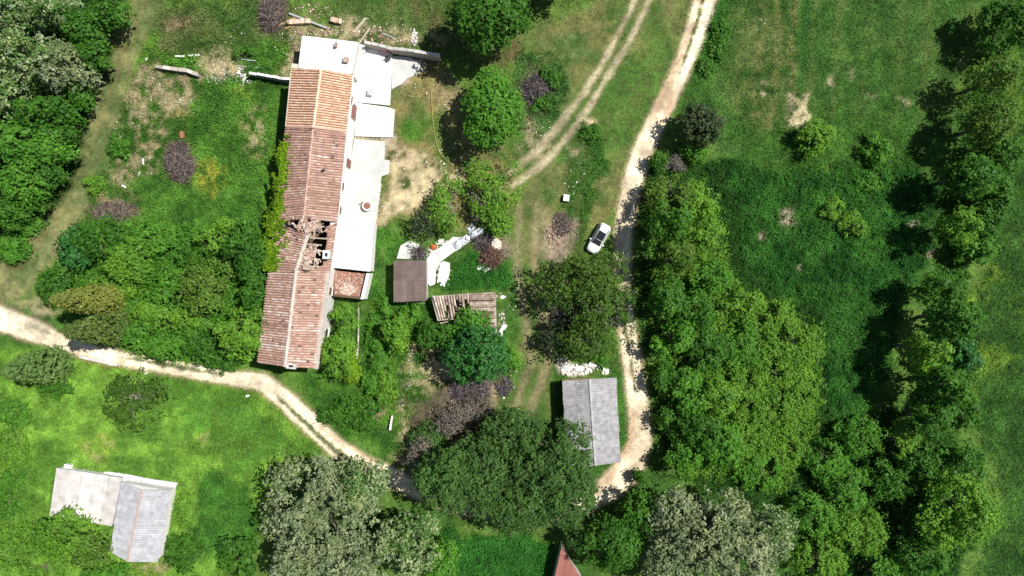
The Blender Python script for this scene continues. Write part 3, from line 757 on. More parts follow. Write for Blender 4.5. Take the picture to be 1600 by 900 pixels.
ridge_caps(st['b0'][1], st['b1'][1], 'ridge_tiles', 'new_tile', house, R3, r=0.19, lo=0.8, hi=1.0)
ridge_caps(st['c0'][1], st['c1'][1], 'ridge_tiles', 'old_tile', house, R3, r=0.17, lo=0.55, hi=0.85)
ridge_caps(st['d0'][1], st['d1'][1], 'ridge_tiles', 'mortar', house, R3, r=0.30, lo=0.4, hi=0.9)
ridge_caps(st['d1'][1], st['d2'][1], 'ridge_tiles', 'mortar', house, R3, r=0.26, lo=0.4, hi=0.9)
# verge band between new and old roof, mortar band along the east eave of the old south roof
mb = MB()
for A, B in (('b1', 0), ('b1', 2)):
    p, q = st['b1'][1], st['b1'][B]
    mb.beam(Vector(p) + Vector((0, 0, 0.1)), Vector(q) + Vector((0, 0, 0.1)), 0.25, 0.1, 0.6)
mb.build('verge', MATS['old_tile'], house)
mb = MB()
a_, b_ = Vector(st['d1'][2]), Vector(st['d2'][2])
mb.beam(a_ + Vector((-0.25, 0, 0.2)), b_ + Vector((-0.25, 0, 0.2)), 0.62, 0.12, 0.35)
mb.build('eave_band', MATS['mortar'], house)
# gutter along the new roof's east eave
mb = MB(); mb.tube(Vector(st['b0'][2]) + Vector((0.08, 0, -0.02)), Vector(st['c1'][2]) + Vector((0.08, 0, -0.05)), 0.07, 0.07, 6, 0.5); mb.build('gutter', MATS['white_plastic'], house)
mb = MB(); mb.tube(Vector(st['b0'][0]) + Vector((-0.08, 0, -0.02)), Vector(st['b1'][0]) + Vector((-0.08, 0, -0.02)), 0.07, 0.07, 6, 0.5); mb.build('gutter', MATS['white_plastic'], house)
# rafters, battens and fallen tiles in the hole
def on_east(px, py, dz=0.0):
    """point on the east slope near the hole"""
    best = None
    for z in np.linspace(4.6, 6.8, 45):
        x, y, _ = P(px, py, z)
        # slope: ridge x ~ at this y
        A, B = Vector(st['c1'][1]), Vector(st['d1'][1]); t = (A.y - y) / (A.y - B.y)
        rx = A.x + (B.x - A.x) * t; ex = st['c1'][2][0] + (st['d1'][2][0] - st['c1'][2][0]) * t
        zz = 6.6 - (x - rx) / (ex - rx) * 1.5
        if best is None or abs(zz - z) < best[0]: best = (abs(zz - z), x, y, z)
    return Vector((best[1], best[2], best[3] + dz))
for (x0, y0, x1, y1) in ((479, 371, 511, 373), (480, 381, 502, 383), (478, 391, 511, 393), (474, 404, 508, 406), (470, 415, 500, 417), (476, 352, 506, 354), (486, 345, 500, 350)):
    mb = MB(); mb.beam(on_east(x0, y0, -0.15), on_east(x1, y1, -0.2), 0.17, 0.16, R3.uniform(0.3, 0.9)); mb.build('rafter', MATS['wood_pale'], house)
for (x0, y0, x1, y1) in ((484, 350, 486, 372), (492, 346, 490, 372), (487, 384, 480, 420), (494, 386, 490, 420), (500, 346, 503, 364), (482, 392, 474, 416), (498, 404, 495, 421)):
    mb = MB(); mb.beam(on_east(x0, y0, -0.02), on_east(x1, y1, -0.05), 0.09, 0.06, R3.uniform(0.4, 1)); mb.build('batten', MATS['wood_pale'], house)
mb = MB()
for i in range(260):
    a = R3.random()
    if a < 0.42: px, py = R3.normal(488, 9), R3.normal(352, 6)
    elif a < 0.85: px, py = R3.normal(484, 8), R3.normal(403, 11)
    else: px, py = R3.normal(472, 8), R3.normal(350, 9)
    if px > 501 or py > 422 or py < 340: continue
    p = on_east(px, py, R3.uniform(-0.25, 0.12))
    M = Matrix.Rotation(R3.uniform(0, 6.28), 3, 'Z') @ Matrix.Rotation(R3.normal(0, 0.4), 3, 'X')
    mb.box(p, (R3.uniform(0.25, 0.5), R3.uniform(0.14, 0.24), 0.05), M=M, a=R3.uniform(0.3, 1.0))
o = mb.build('fallen_tiles', MATS['tile_rubble'], house); o['kind'] = 'stuff'
mb = MB()
for i in range(14):
    px, py = R3.normal(494, 8), R3.normal(350, 6)
    p = on_east(px, py, 0.05)
    d = Vector((R3.normal(0, 1), R3.normal(0, 1), 0)) .normalized() * R3.uniform(0.3, 0.8)
    mb.beam(p - d, p + d, 0.07, 0.05, R3.uniform(0.2, 1))
o = mb.build('broken_laths', MATS['wood_pale'], house); o['kind'] = 'stuff'
# chimneys
def chimney(px, py, zr, w, d, h, mat, cap, parent, rz=-0.1, dark=True):
    x, y, _ = P(px, py, zr + h)
    mb = MB(); mb.box((x, y, zr + h / 2 - 0.2), (w, d, h + 0.4), rz); o = mb.build('chimney', MATS[mat], parent)
    m2 = MB(); m2.box((x, y, zr + h + 0.05), (w + 0.16, d + 0.16, 0.1), rz); m2.build('chimney_cap', MATS[cap], o)
    if dark:
        m3 = MB(); m3.box((x, y, zr + h + 0.115), (w * 0.5, d * 0.5, 0.03), rz, 0.1); m3.build('flue', MATS['dark_metal'], o)
chimney(510, 398, 5.4, 0.75, 0.95, 1.0, 'grey_concrete', 'white_concrete', house)
chimney(480, 418, 6.2, 0.95, 0.5, 0.6, 'mortar', 'grey_tile', house, dark=False)
chimney(455, 572, 6.1, 1.15, 0.55, 0.7, 'mortar', 'old_concrete', house)
mb = MB(); mb.rock(P(505, 266, 6.45), 0.3, R3, 0.1, 0.4); mb.build('roof_vent', MATS['dark_metal'], house)
# doors and windows on the yard side
def wall_pt(y):
    for a, b_ in ((quad[5], quad[4]), (quad[4], quad[3])):
        if b_[1] <= y <= a[1]:
            t = (a[1] - y) / (a[1] - b_[1]); return a[0] + (b_[0] - a[0]) * t, math.atan2(b_[1] - a[1], b_[0] - a[0])
    return quad[4][0], -1.6
def opening(py, w, z0, z1, kind, mat):
    y = P(0, py, 2)[1]; x, an = wall_pt(y)
    mb = MB(); mb.box((x + 0.005, y, (z0 + z1) / 2), (w + 0.24, 0.10, z1 - z0 + 0.2), an, 0.3); f = mb.build(kind, MATS['mortar'], house)
    m2 = MB(); m2.box((x + 0.05, y, (z0 + z1) / 2), (w, 0.08, z1 - z0), an, 0.5); m2.build('leaf' if kind == 'door' else 'pane', MATS[mat], f)
    if kind == 'window':
        m3 = MB(); m3.box((x + 0.1, y, z0 - 0.08), (w + 0.3, 0.24, 0.07), an, 0.8); m3.build('sill', MATS['white_concrete'], f)
for py, w, z0, z1, kd, mt in ((173, 2.0, 0.2, 2.6, 'door', 'red_paint'), (160, 0.9, 2.9, 3.9, 'window', 'red_paint'), (120, 1.0, 1.0, 2.2, 'window', 'car_glass'), (254, 1.1, 0.2, 2.4, 'door', 'red_paint'), (293, 0.9, 2.6, 3.7, 'window', 'wood_dark'), (330, 0.9, 2.6, 3.7, 'window', 'wood_dark'), (455, 0.9, 2.2, 3.3, 'window', 'wood_dark'), (520, 0.9, 1.2, 2.4, 'window', 'car_glass')):
    opening(py, w, z0, z1, kd, mt)

# ---------- flat white annex on the north end
AH = 3.9
annex = empty('flat_annex', P(510, 85)[:2] + (0,), 'flat bright white roofed annex at the top end of the farmhouse', 'annex')
aq = [P(472, 55.5, AH)[:2], P(561.5, 66, AH)[:2], P(551.5, 116.0, AH)[:2], P(466, 106.0, AH)[:2]]
aw = [lerp(q, P(512, 86, AH)[:2], 0.035) for q in aq]
mb = MB(); mb.poly(aw, -0.4, AH - 0.22, 0.6); mb.build('wall', MATS['plaster'], annex)
mb = MB(); mb.poly(aq, AH - 0.218, AH, 0.95); mb.build('roof', MATS['white_concrete'], annex)
mb = MB(); mb.beam((*aq[1], AH + 0.05), (*aq[2], AH + 0.05), 0.12, 0.1, 0.3); mb.build('roof_edge', MATS['old_concrete'], annex)
for (px, py, w) in ((525, 70, 0.22), (540.5, 93.5, 0.6)):
    x, y, _ = P(px, py, AH + 0.4)
    m2 = MB(); m2.box((x, y, AH + 0.24), (w, 0.6, 0.47), -0.15); o = m2.build('chimney', MATS['brick'], annex)
    m3 = MB(); m3.box((x, y, AH + 0.51), (w + 0.12, 0.7, 0.07), -0.15); m3.build('chimney_cap', MATS['grey_tile'], o)

# ---------- lower white flat-roofed wing and roofless store south of it
LH = 2.7
wing = empty('flat_wing', P(552, 383)[:2] + (0,), 'bright white flat roofed wing on the yard side of the farmhouse', 'annex')
wq = [P(529, 341, LH)[:2], P(584, 347, LH)[:2], P(578.5, 424.5, LH)[:2], P(520, 418, LH)[:2]]
mb = MB(); mb.poly([lerp(q, P(553, 383, LH)[:2], 0.03) for q in wq], -0.4, LH - 0.2, 0.6); mb.build('wall', MATS['plaster'], wing)
mb = MB(); mb.poly(wq, LH - 0.198, LH, 0.95); mb.build('roof', MATS['white_concrete'], wing)
store = empty('lean_to_store', P(548, 445)[:2] + (0,), 'small sunken brown roofed store with white side wall below the white wing', 'shed')
sq = [P(520, 421, 2.5)[:2], P(577.5, 427, 2.5)[:2], P(568, 467.5, 2.5)[:2], P(520, 463, 2.5)[:2]]
def wall_run(mb, a, b_, t, z0, z1, v): mb.poly([(a[0], a[1]), (b_[0], b_[1]), (b_[0] + t[0], b_[1] + t[1]), (a[0] + t[0], a[1] + t[1])], z0, z1, v)
mb = MB(); wall_run(mb, sq[1], sq[2], (-0.42, 0), -0.3, 2.5, 0.9); mb.build('side_wall', MATS['plaster'], store)
mb = MB(); wall_run(mb, (sq[3][0], sq[3][1]), (sq[2][0] - 0.43, sq[2][1]), (0.0, 0.28), -0.3, 2.3, 0.2); mb.build('front_wall', MATS['wood_dark'], store)
mb = MB(); mb.poly([(sq[0][0], sq[0][1] - 0.1), (sq[1][0] - 0.44, sq[1][1] - 0.1), (sq[2][0] - 0.44, sq[2][1] + 0.29), (sq[3][0], sq[3][1] + 0.29)], 1.6, 1.75, 0.4); mb.build('roof', MATS['brick'], store)
mb = MB()
for i in range(420):
    u, v = R3.random(), R3.random()
    p = lerp(lerp(sq[0], sq[1], u * 0.88 + 0.03), lerp(sq[3], sq[2], u * 0.88 + 0.03), v * 0.84 + 0.06)
    br = 1 if math.hypot(u - 0.45, v - 0.75) < 0.28 else 0
    mb.rock((p[0], p[1], 1.77), R3.uniform(0.08, 0.2), R3, R3.uniform(0.6, 1) if br else R3.uniform(0, 0.75), 0.5)
o = mb.build('roof_debris', MATS['tile_rubble'], store); o['kind'] = 'stuff'
# ---------- terraces
def slab(pts, z, mat, name, label, z0=-0.3, v=0.9):
    mb = MB(); mb.poly([P(*p)[:2] for p in pts], z0, z, v)
    return tag(mb.build(name, MATS[mat]), label, kind='structure')
slab([(557, 68), (614, 86), (609.5, 165.5), (556.5, 160)], 0.30, 'white_concrete', 'concrete_terrace', 'white concrete terrace with a square table at the top of the yard')
slab([(556, 161), (606, 168), (617, 171.5), (614, 215), (554.5, 213)], 0.20, 'white_concrete', 'concrete_terrace', 'middle white concrete terrace slab with a narrow side strip')
slab([(554, 218), (602, 221.5), (601, 250), (609.5, 251), (608, 272), (596.5, 276), (586.5, 348), (534, 342)], 0.24, 'grey_concrete', 'concrete_terrace', 'long greyish concrete terrace with a round well')
slab([(613, 88), (640, 90), (653, 97), (656, 108), (648, 118), (636, 124), (628, 132), (612, 140)], 0.18, 'grey_concrete', 'concrete_apron', 'rounded concrete apron beside the top terrace', v=1.0)
# joint strip dividing the middle slab
mb = MB(); mb.beam(P(606.5, 168, 0.205), P(604, 214, 0.205), 0.06, 0.02, 0.1); tag(mb.build('joint_strip', MATS['old_concrete']), 'thin dark joint along the middle terrace slab', kind='structure')
# kerb blocks along the grey terrace: countable white edging stones
for i in range(9):
    t = i / 8; x, y, _ = P(594 - 8 * t, 290 + 56 * t, 0.1)
    mb = MB(); mb.box((x, y, 0.06), (0.26, 0.52, 0.34), -0.12, R3.uniform(0.4, 1)); tag(mb.build('edging_stone', MATS['white_stone']), ('topmost', 'second', 'third', 'fourth', 'fifth', 'sixth', 'seventh', 'eighth', 'lowest')[i] + ' pale edging stone in the row along the grey terrace', 'edging stone', 'edging stones along the grey terrace')

# ---------- garden walls: each stone course piece is a part
def stone_wall(name, label, pts, h, w, mat, seed, broken=0.0, step=1.0):
    rng = np.random.default_rng(seed)
    o = empty(name, P(*pts[len(pts) // 2])[:2] + (0,), label, 'wall')
    core = MB(); first = True
    for a, b_ in zip(pts[:-1], pts[1:]):
        p, q = Vector(P(*a)), Vector(P(*b_)); L = (q - p).length; n = max(1, round(L / step)); an = math.atan2(q.y - p.y, q.x - p.x)
        hh = h * rng.uniform(0.94, 1.0)
        core.beam((p.x, p.y, hh / 2 - 0.25), (q.x, q.y, hh / 2 - 0.25), w * 0.86, hh + 0.3, 0.3)
        for i in range(n):
            if rng.random() < broken: continue
            c = p.lerp(q, (i + 0.5) / n); m = MB()
            m.box((c.x + rng.normal(0, .02), c.y + rng.normal(0, .02), hh + 0.02 + rng.normal(0, 0.03)), (L / n * 0.94, w * rng.uniform(0.85, 1.05), 0.14), an + rng.normal(0, 0.03), rng.uniform(0.3, 1))
            m.build('coping_stone', MATS[mat], o)
    core.build('wall_core', MATS['stone'], o)
    return o
stone_wall('garden_wall', 'grey stone garden wall running right from the white annex to the oak', [(574, 74), (619, 84), (650, 88), (690, 95)], 2.2, 0.42, 'old_concrete', 1, 0.0)
stone_wall('garden_wall', 'white topped stone wall butting the left side of the orange roof', [(396, 119), (420, 123), (446, 128), (464, 129)], 1.6, 0.36, 'white_stone', 2, 0.05)
stone_wall('garden_wall', 'ruined overgrown wall with dark hollow beside the mown strip', [(247, 106), (272, 110), (296, 113), (314, 120)], 0.9, 0.5, 'stone', 3, 0.35)
stone_wall('garden_wall', 'thin white garden wall stub at the end of the shrub row', [(614, 648), (612, 660), (611, 671)], 0.7, 0.28, 'white_stone', 4, 0.0, 0.8)
stone_wall('garden_wall', 'low thin wall edging the bed beside the yellow green tree', [(561, 480), (561, 510), (560, 545), (558, 560)], 0.35, 0.16, 'stone', 5, 0.2)
# brick pier at the corner of annex and orange roof
mb = MB(); mb.box((P(460, 103, 3.9)[0], P(460, 103, 3.9)[1], 1.8), (0.75, 0.6, 4.2), -0.1, 0.9); tag(mb.build('brick_pier', MATS['new_tile']), 'small orange brick pier at the corner of the annex', 'pier')

# ---------- small sheds
R4 = np.random.default_rng(33)
s1 = empty('brown_shed', P(641, 440)[:2] + (0,), 'square shed with brown grey corrugated sheets beside the white slabs', 'shed')
b0, b1, b2, b3 = P(615, 407, 2.6), P(666.5, 407, 2.9), P(666.5, 470, 2.9), P(615, 472, 2.6)
mb = MB(); mb.poly([lerp(q, P(641, 440, 2.6), 0.06)[:2] for q in (b0, b1, b2, b3)], -0.3, 2.45, 0.4); mb.build('wall', MATS['old_concrete'], s1)
for rw in range(5):
    qa = [lerp(b1, b0, rw / 5 - (0.01 if rw else 0)), lerp(b2, b3, rw / 5 - (0.01 if rw else 0)), lerp(b2, b3, (rw + 1) / 5), lerp(b1, b0, (rw + 1) / 5)]
    sheet_slope(qa, 2.9, 0.24, 0.05, 'brown_sheet', s1, R4, 1)

s3 = empty('grey_shed', P(925, 660)[:2] + (0,), 'grey corrugated gable shed beside the pinkish dirt track', 'shed')
e, r = 2.6, 3.5
TL, RT, TR = P(878, 595, e), P(921.5, 592, r), P(963, 590, e)
BL, RB, BR = P(887, 733, e), P(930.5, 727, r), P(969.5, 722, e)
cen = P(925, 660, e)
gq = [lerp(TL, cen, 0.06)[:2], lerp(BL, cen, 0.06)[:2], lerp(BR, cen, 0.06)[:2], lerp(TR, cen, 0.06)[:2]]
walls('wall', gq, e - 0.1, 'old_concrete', s3, gable=[(1, (RB[0], RB[1] + 0.4, r - 0.15)), (3, (RT[0], RT[1] - 0.4, r - 0.15))], t=0.25)
sheet_slope((RT, RB, BL, TL), 1.05, 0.27, 0.075, 'grey_sheet', s3, R4, 2)
sheet_slope((RT, RB, BR, TR), 1.05, 0.27, 0.075, 'grey_sheet', s3, R4, 2)
mb = MB(); mb.beam(Vector(RT) + Vector((0, 0, 0.14)), Vector(RB) + Vector((0, 0, 0.14)), 0.3, 0.06, 0.6); mb.build('ridge_cap', MATS['grey_sheet'], s3)
mb = MB(); mb.beam(Vector(TL) + Vector((0.1, 0.08, -0.05)), Vector(RT) + Vector((0, 0.08, -0.05)), 0.1, 0.14, 0.7); mb.build('barge_board', MATS['rust'], s3)

s4 = empty('grey_shack', P(225, 815)[:2] + (0,), 'pale grey corrugated gable shack with white end wall in the lime meadow', 'shed')
e, r = 1.8, 2.6
TL, RT, TR = P(190, 752, e), P(222, 765, r), P(267.5, 765, e)
BL, RB, BR = P(172, 862, e), P(200, 877, r), P(248, 878, e)
cen = P(220, 815, e)
gq = [lerp(TL, cen, 0.04)[:2], lerp(BL, cen, 0.06)[:2], lerp(BR, cen, 0.06)[:2], lerp(TR, cen, 0.04)[:2]]
walls('wall', gq, e - 0.1, 'plaster', s4, gable=[(1, (RB[0], RB[1] + 0.4, r - 0.15)), (3, (RT[0], RT[1] - 0.15, r - 0.12))], t=0.25)
mb = MB(); mb.poly([P(160, 741)[:2], P(166, 736)[:2], P(207, 742)[:2], P(235, 748)[:2], P(279, 754)[:2], P(275, 761)[:2], P(262, 770)[:2], P(222, 770)[:2], P(200, 756)[:2]], -0.3, 0.22, 0.9); mb.build('doorstep', MATS['white_concrete'], s4)
sheet_slope((RT, RB, BL, TL), 1.05, 0.27, 0.075, 'pale_sheet', s4, R4, 1)
sheet_slope((RT, RB, BR, TR), 1.05, 0.27, 0.075, 'pale_sheet', s4, R4, 2)
mb = MB(); mb.beam(Vector(RT) + Vector((0, 0, 0.13)), Vector(RB) + Vector((0, 0, 0.13)), 0.2, 0.05, 0.6); mb.build('ridge_cap', MATS['tile_rubble'], s4)
s5 = empty('concrete_hut', P(150, 770)[:2] + (0,), 'flat weathered concrete roofed hut joined to the grey shack', 'hut')
cq = [P(88, 731, 1.2)[:2], P(197, 747.5, 1.2)[:2], P(180, 823, 1.2)[:2], P(77, 806, 1.2)[:2]]
cq[1] = lerp(cq[1], cq[0], 0.05); cq[2] = lerp(cq[2], cq[3], 0.05)
mb = MB(); mb.poly([lerp(q, P(137, 777, 1.2)[:2], 0.03) for q in cq], -0.3, 1.0, 0.8); mb.build('wall', MATS['plaster'], s5)
for i in range(5):   # cast in five bays
    a0, a1 = i / 5 + 0.002, (i + 1) / 5 - 0.002
    mb = MB(); mb.poly([lerp(cq[0], cq[1], a0), lerp(cq[0], cq[1], a1), lerp(cq[3], cq[2], a1), lerp(cq[3], cq[2], a0)], 1.002, 1.2 + 0.004 * (i % 2), (0.5, 0.75, 1.0, 0.8, 0.4)[i]); mb.build('roof_slab', MATS['old_concrete'], s5)
mb = MB(); mb.box((*P(107, 728, 0.3)[:2], 0.2), (0.9, 0.5, 0.8), -0.15, 0.9); mb.build('buttress', MATS['plaster'], s5)

s6 = empty('red_roof_hut', P(895, 890)[:2] + (0,), 'brick red metal roofed hut at the bottom edge beside the clearing', 'hut')
rq = [P(877.5, 854, 2.8), P(912, 911, 2.8), P(902, 960, 2.8), P(861, 925, 2.8)]
mb = MB(); mb.poly([lerp(q, P(888, 905, 2.8), 0.06)[:2] for q in rq], -0.3, 2.6, 0.4); mb.build('wall', MATS['old_concrete'], s6)
for i in range(4):
    c = [lerp(rq[0], rq[1], i / 4 + 0.003), lerp(rq[0], rq[1], (i + 1) / 4 - 0.003), lerp(rq[3], rq[2], (i + 1) / 4 - 0.003), lerp(rq[3], rq[2], i / 4 + 0.003)]
    mb = MB(); mb.prism([(p[0], p[1], p[2] - 0.12) for p in c], [(p[0], p[1], p[2] + 0.01) for p in c], R4.uniform(0.3, 0.8)); mb.build('roof_panel', MATS['red_sheet'], s6)

# ruined tiled shed
s2 = empty('ruined_shed', P(735, 490)[:2] + (0,), 'ruined shed with broken tile strips and exposed beams behind the green trees', 'shed')
hz = 2.5
rl = [P(676, 464, hz), P(733, 458, hz + 0.4), P(735, 494, hz + 0.2), P(686, 500, hz - 0.3)]
HOLE2 = [(692, 500), (693, 486), (698, 478), (700, 500)]
HOLE3 = [(706, 500), (707, 472), (722, 474), (724, 500)]
n = 13
for i in range(n):
    u0, u1 = i / n, (i + 0.86) / n
    vend = (0.96, 0.98, 0.9, 0.6, 0.4, 0.97, 0.9, 0.42, 0.22, 0.3, 0.55, 0.25, 0.45)[i] + R4.normal(0, 0.02)
    top0, top1 = lerp(rl[0], rl[1], u0), lerp(rl[0], rl[1], u1); bot0, bot1 = lerp(rl[3], rl[2], u0), lerp(rl[3], rl[2], u1)
    mb = MB(); k = max(2, int(vend * 9)); val = R4.uniform(0.2, 0.8)
    for j in range(k):
        v0, v1 = j / k * vend, (j + 1.1) / k * vend
        a0, a1, c1, c0 = Vector(lerp(top0, bot0, v0)), Vector(lerp(top1, bot1, v0)), Vector(lerp(top1, bot1, v1)), Vector(lerp(top0, bot0, v1))
        m0, m1 = (a0 + a1) / 2 + Vector((0, 0, 0.12)), (c0 + c1) / 2 + Vector((0, 0, 0.15))
        up = Vector((0, 0, 0.03))
        mb.add([a0, m0, a1, c0 + up, m1 + up, c1 + up], [(0, 1, 4, 3), (1, 2, 5, 4)], float(np.clip(val + R4.normal(0, 0.15), 0, 1)))
    mb.build('tile_strip', MATS['grey_tile'], s2)
for (a_, b_, t) in (((677, 470), (688, 500), 0.2), ((686, 500), (708, 498), 0.2), ((688, 505), (700, 503), 0.16), ((700, 468), (702, 499), 0.14), ((724, 461), (727, 492), 0.14)):
    mb = MB(); mb.beam(P(*a_, hz - 0.35), P(*b_, hz - 0.45), t, t, R4.uniform(0.4, 1)); mb.build('beam', MATS['wood_pale'], s2)
rr = [P(733, 458, hz + 0.4), P(773, 457, hz), P(776, 522, hz - 0.2), P(737, 520, hz + 0.2)]
n = 19
for i in range(n):
    v0, v1 = i / n, (i + 0.84) / n
    u1 = 1.0 + R4.normal(0, 0.015)
    if i in (9, 14, 17): u1 = R4.uniform(0.4, 0.8)
    drift = R4.normal(0, 0.05)
    a0, a1 = Vector(lerp(rr[0], rr[3], v0)), Vector(lerp(rr[0], rr[3], v1)); c0, c1 = Vector(lerp(lerp(rr[0], rr[3], v0), lerp(rr[1], rr[2], v0), u1)), Vector(lerp(lerp(rr[0], rr[3], v1), lerp(rr[1], rr[2], v1), u1))
    mb = MB(); val = R4.uniform(0.35, 0.9); k = 9
    sh = Vector((0, drift, R4.normal(0, 0.03))); a0 += sh; a1 += sh; c0 += sh; c1 += sh
    for j in range(k):
        p0, p1, q1, q0 = a0.lerp(c0, j / k), a1.lerp(c1, j / k), a1.lerp(c1, (j + 1.1) / k), a0.lerp(c0, (j + 1.1) / k)
        m0, m1 = (p0 + p1) / 2 + Vector((0, 0, 0.1)), (q0 + q1) / 2 + Vector((0, 0, 0.13)); up = Vector((0, 0, 0.03))
        mb.add([p0, m0, p1, q0 + up, m1 + up, q1 + up], [(0, 1, 4, 3), (1, 2, 5, 4)], float(np.clip(val + R4.normal(0, 0.16), 0, 1)))
    mb.build('tile_strip', MATS['grey_tile'], s2)
mb = MB()
for a_, b_ in (((678, 464), (772, 458)), ((773, 459), (775, 521)), ((775, 521), (745, 521)), ((679, 466), (688, 500))):
    mb.beam(P(*a_, 0)[:2] + (1.0,), P(*b_, 0)[:2] + (1.0,), 0.3, 2.4, 0.4)
mb.build('wall', MATS['stone'], s2)
mb = MB(); mb.poly([lerp(q, P(752, 490, 2)[:2] + (0,), 0.04)[:2] for q in rr], hz - 0.5, hz - 0.36, 0.3); mb.build('roof_deck', MATS['wood_dark'], s2)

# ------------------------------------------------------------------ white slabs beside the brown shed
slab([(667, 404), (677, 392), (690, 386), (708, 370), (722, 372), (730, 380), (712, 392), (690, 408), (681, 424), (680, 444), (672, 447), (667, 440)], 0.2, 'old_concrete', 'concrete_path', 'white concrete path curving up right from the brown shed', v=1.0)
slab([(688, 412), (693, 408), (703, 411), (702, 430), (694, 448), (688, 440), (683, 442), (686, 424)], 0.2, 'white_concrete', 'concrete_pad', 'separate white concrete pad beside the curved path', v=1.0)
slab([(620, 404), (626, 384), (640, 376), (655, 382), (652, 396), (640, 405)], 0.2, 'grey_concrete', 'concrete_pad', 'rounded grey concrete pad above the brown shed', v=1.0)
slab([(768, 376), (776, 372), (783, 378), (784, 388), (776, 394), (768, 388)], 0.18, 'mortar', 'concrete_pad', 'small pinkish round pad above the reddish brush heap', v=1.0)
# ------------------------------------------------------------------ trees and shrubs
def rhombi(c, nrm, L, rng, asp=0.62):
    t = np.cross(nrm, rng.normal(0, 1, c.shape)); t /= np.linalg.norm(t, axis=1)[:, None] + 1e-9
    b_ = np.cross(nrm, t)
    h = (L * 0.5)[:, None]; w = h * asp
    v = np.stack([c - t * h, c - b_ * w + t * h * 0.12, c + t * h, c + b_ * w + t * h * 0.12], 1)
    return v.reshape(-1, 3)
def unit(a): return a / (np.linalg.norm(a, axis=-1, keepdims=True) + 1e-9)
def foliage(rng, lobes, scale, centre, ntw, per, spread, leaf, up=0.35, zmin=0.1, jag=0.2, gap=0.40):
    """leaves in domed sprays over the union of lobes (unit space), returns verts, values"""
    lc = np.array([l[:3] for l in lobes]); lr = np.array([l[3] for l in lobes])
    pr = lr ** 2 / (lr ** 2).sum()
    k = rng.choice(len(lobes), ntw * 5, p=pr)
    d = rng.normal(0, 1, (ntw * 5, 3)); d[:, 2] += up; d = unit(d)
    p = lc[k] + d * (lr[k] * (1 - jag * 0.6 + jag * 1.5 * rng.random(ntw * 5) ** 1.6))[:, None]
    dist = np.linalg.norm(p[:, None, :] - lc[None], axis=2) / lr[None]
    keep = (dist.min(1) > 0.72)
    q_ = p * scale + centre
    keep &= vnoise(q_[:, 0] + q_[:, 2] * 0.4, q_[:, 1] + q_[:, 2] * 0.3, 1.5, 2) * 0.65 + vnoise(q_[:, 0], q_[:, 1], 0.7, 5) * 0.35 > gap
    p, d, k = p[keep][:ntw], d[keep][:ntw], k[keep][:ntw]
    w = p * scale + centre
    n = len(w)
    tw = rng.random(n); lobv = rng.random(len(lobes))[k]; big = rng.uniform(0.6, 1.5, n)
    idx = np.repeat(np.arange(n), per)
    off = rng.normal(0, 1, (n * per, 3)) * np.array([1, 1, 0.5])
    c = w[idx] + off * (spread * big[idx])[:, None]
    ok = c[:, 2] > zmin
    idx, c, off = idx[ok], c[ok], off[ok]; N = len(idx)
    nr = unit(unit(d[idx] / scale) * 0.35 + off * 0.42 + rng.normal(0, 0.33, (N, 3)) + np.array([0, 0, 0.75]))
    L = leaf * rng.uniform(0.6, 1.4, N)
    v = rhombi(c, nr, L, rng)
    val = np.clip(0.45 * tw[idx] + 0.30 * rng.random(N) + 0.25 * lobv[idx], 0, 1)
    return v, val
def crown_lobes(rng, n, rough):
    out = [(0, 0, -0.15, 0.46)]
    for i in range(n):
        z = 1 - 1.35 * (i + 0.5) / n; an = i * 2.39996 + rng.uniform(-0.5, 0.5)
        r = math.sqrt(max(0, 1 - z * z)); q = rng.uniform(0.52, 0.86)
        lr = rng.uniform(0.24, 0.40) * (1 + rough * rng.uniform(-0.35, 0.45))
        q = min(q, 1.06 - lr * 0.8)
        out.append((r * math.cos(an) * q, r * math.sin(an) * q, z * q, lr))
    return out
def limbs(rng, base, centre, scale, lobes, hgt, mat, parent, thick=0.022):
    mb = MB(); r0 = max(0.05, hgt * thick)
    fork = Vector((base[0] + rng.normal(0, 0.1), base[1] + rng.normal(0, 0.1), max(0.3, centre[2] - scale[2] * 0.75)))
    mb.tube((base[0], base[1], -0.2), fork, r0 * 1.25, r0 * 0.85, 7, 0.4)
    top = Vector((centre[0], centre[1], centre[2] + scale[2] * 0.25))
    mb.tube(fork, top, r0 * 0.85, r0 * 0.3, 6, 0.5)
    for l in lobes[1:]:
        if l[2] < -0.35: continue
        e = Vector((centre[0] + l[0] * scale[0] * 1.05, centre[1] + l[1] * scale[1] * 1.05, centre[2] + l[2] * scale[2] * 1.05))
        s_ = fork.lerp(top, rng.uniform(0.05, 0.7)); m = s_.lerp(e, 0.5) + Vector(rng.normal(0, 0.25, 3)) - Vector((0, 0, 0.2))
        mb.tube(s_, m, r0 * 0.42, r0 * 0.26, 5, rng.uniform(0.3, 0.9)); mb.tube(m, e, r0 * 0.26, r0 * 0.08, 5, rng.uniform(0.4, 1))
        for _ in range(2):
            e2 = m.lerp(e, rng.uniform(0.2, 0.7)); d = Vector(rng.normal(0, 1, 3)); d.z = abs(d.z) * 0.6
            mb.tube(e2, e2 + d.normalized() * rng.uniform(0.5, 1.4), r0 * 0.13, r0 * 0.04, 4, rng.uniform(0.4, 1))
    return mb.build('trunk', MATS[mat], parent)
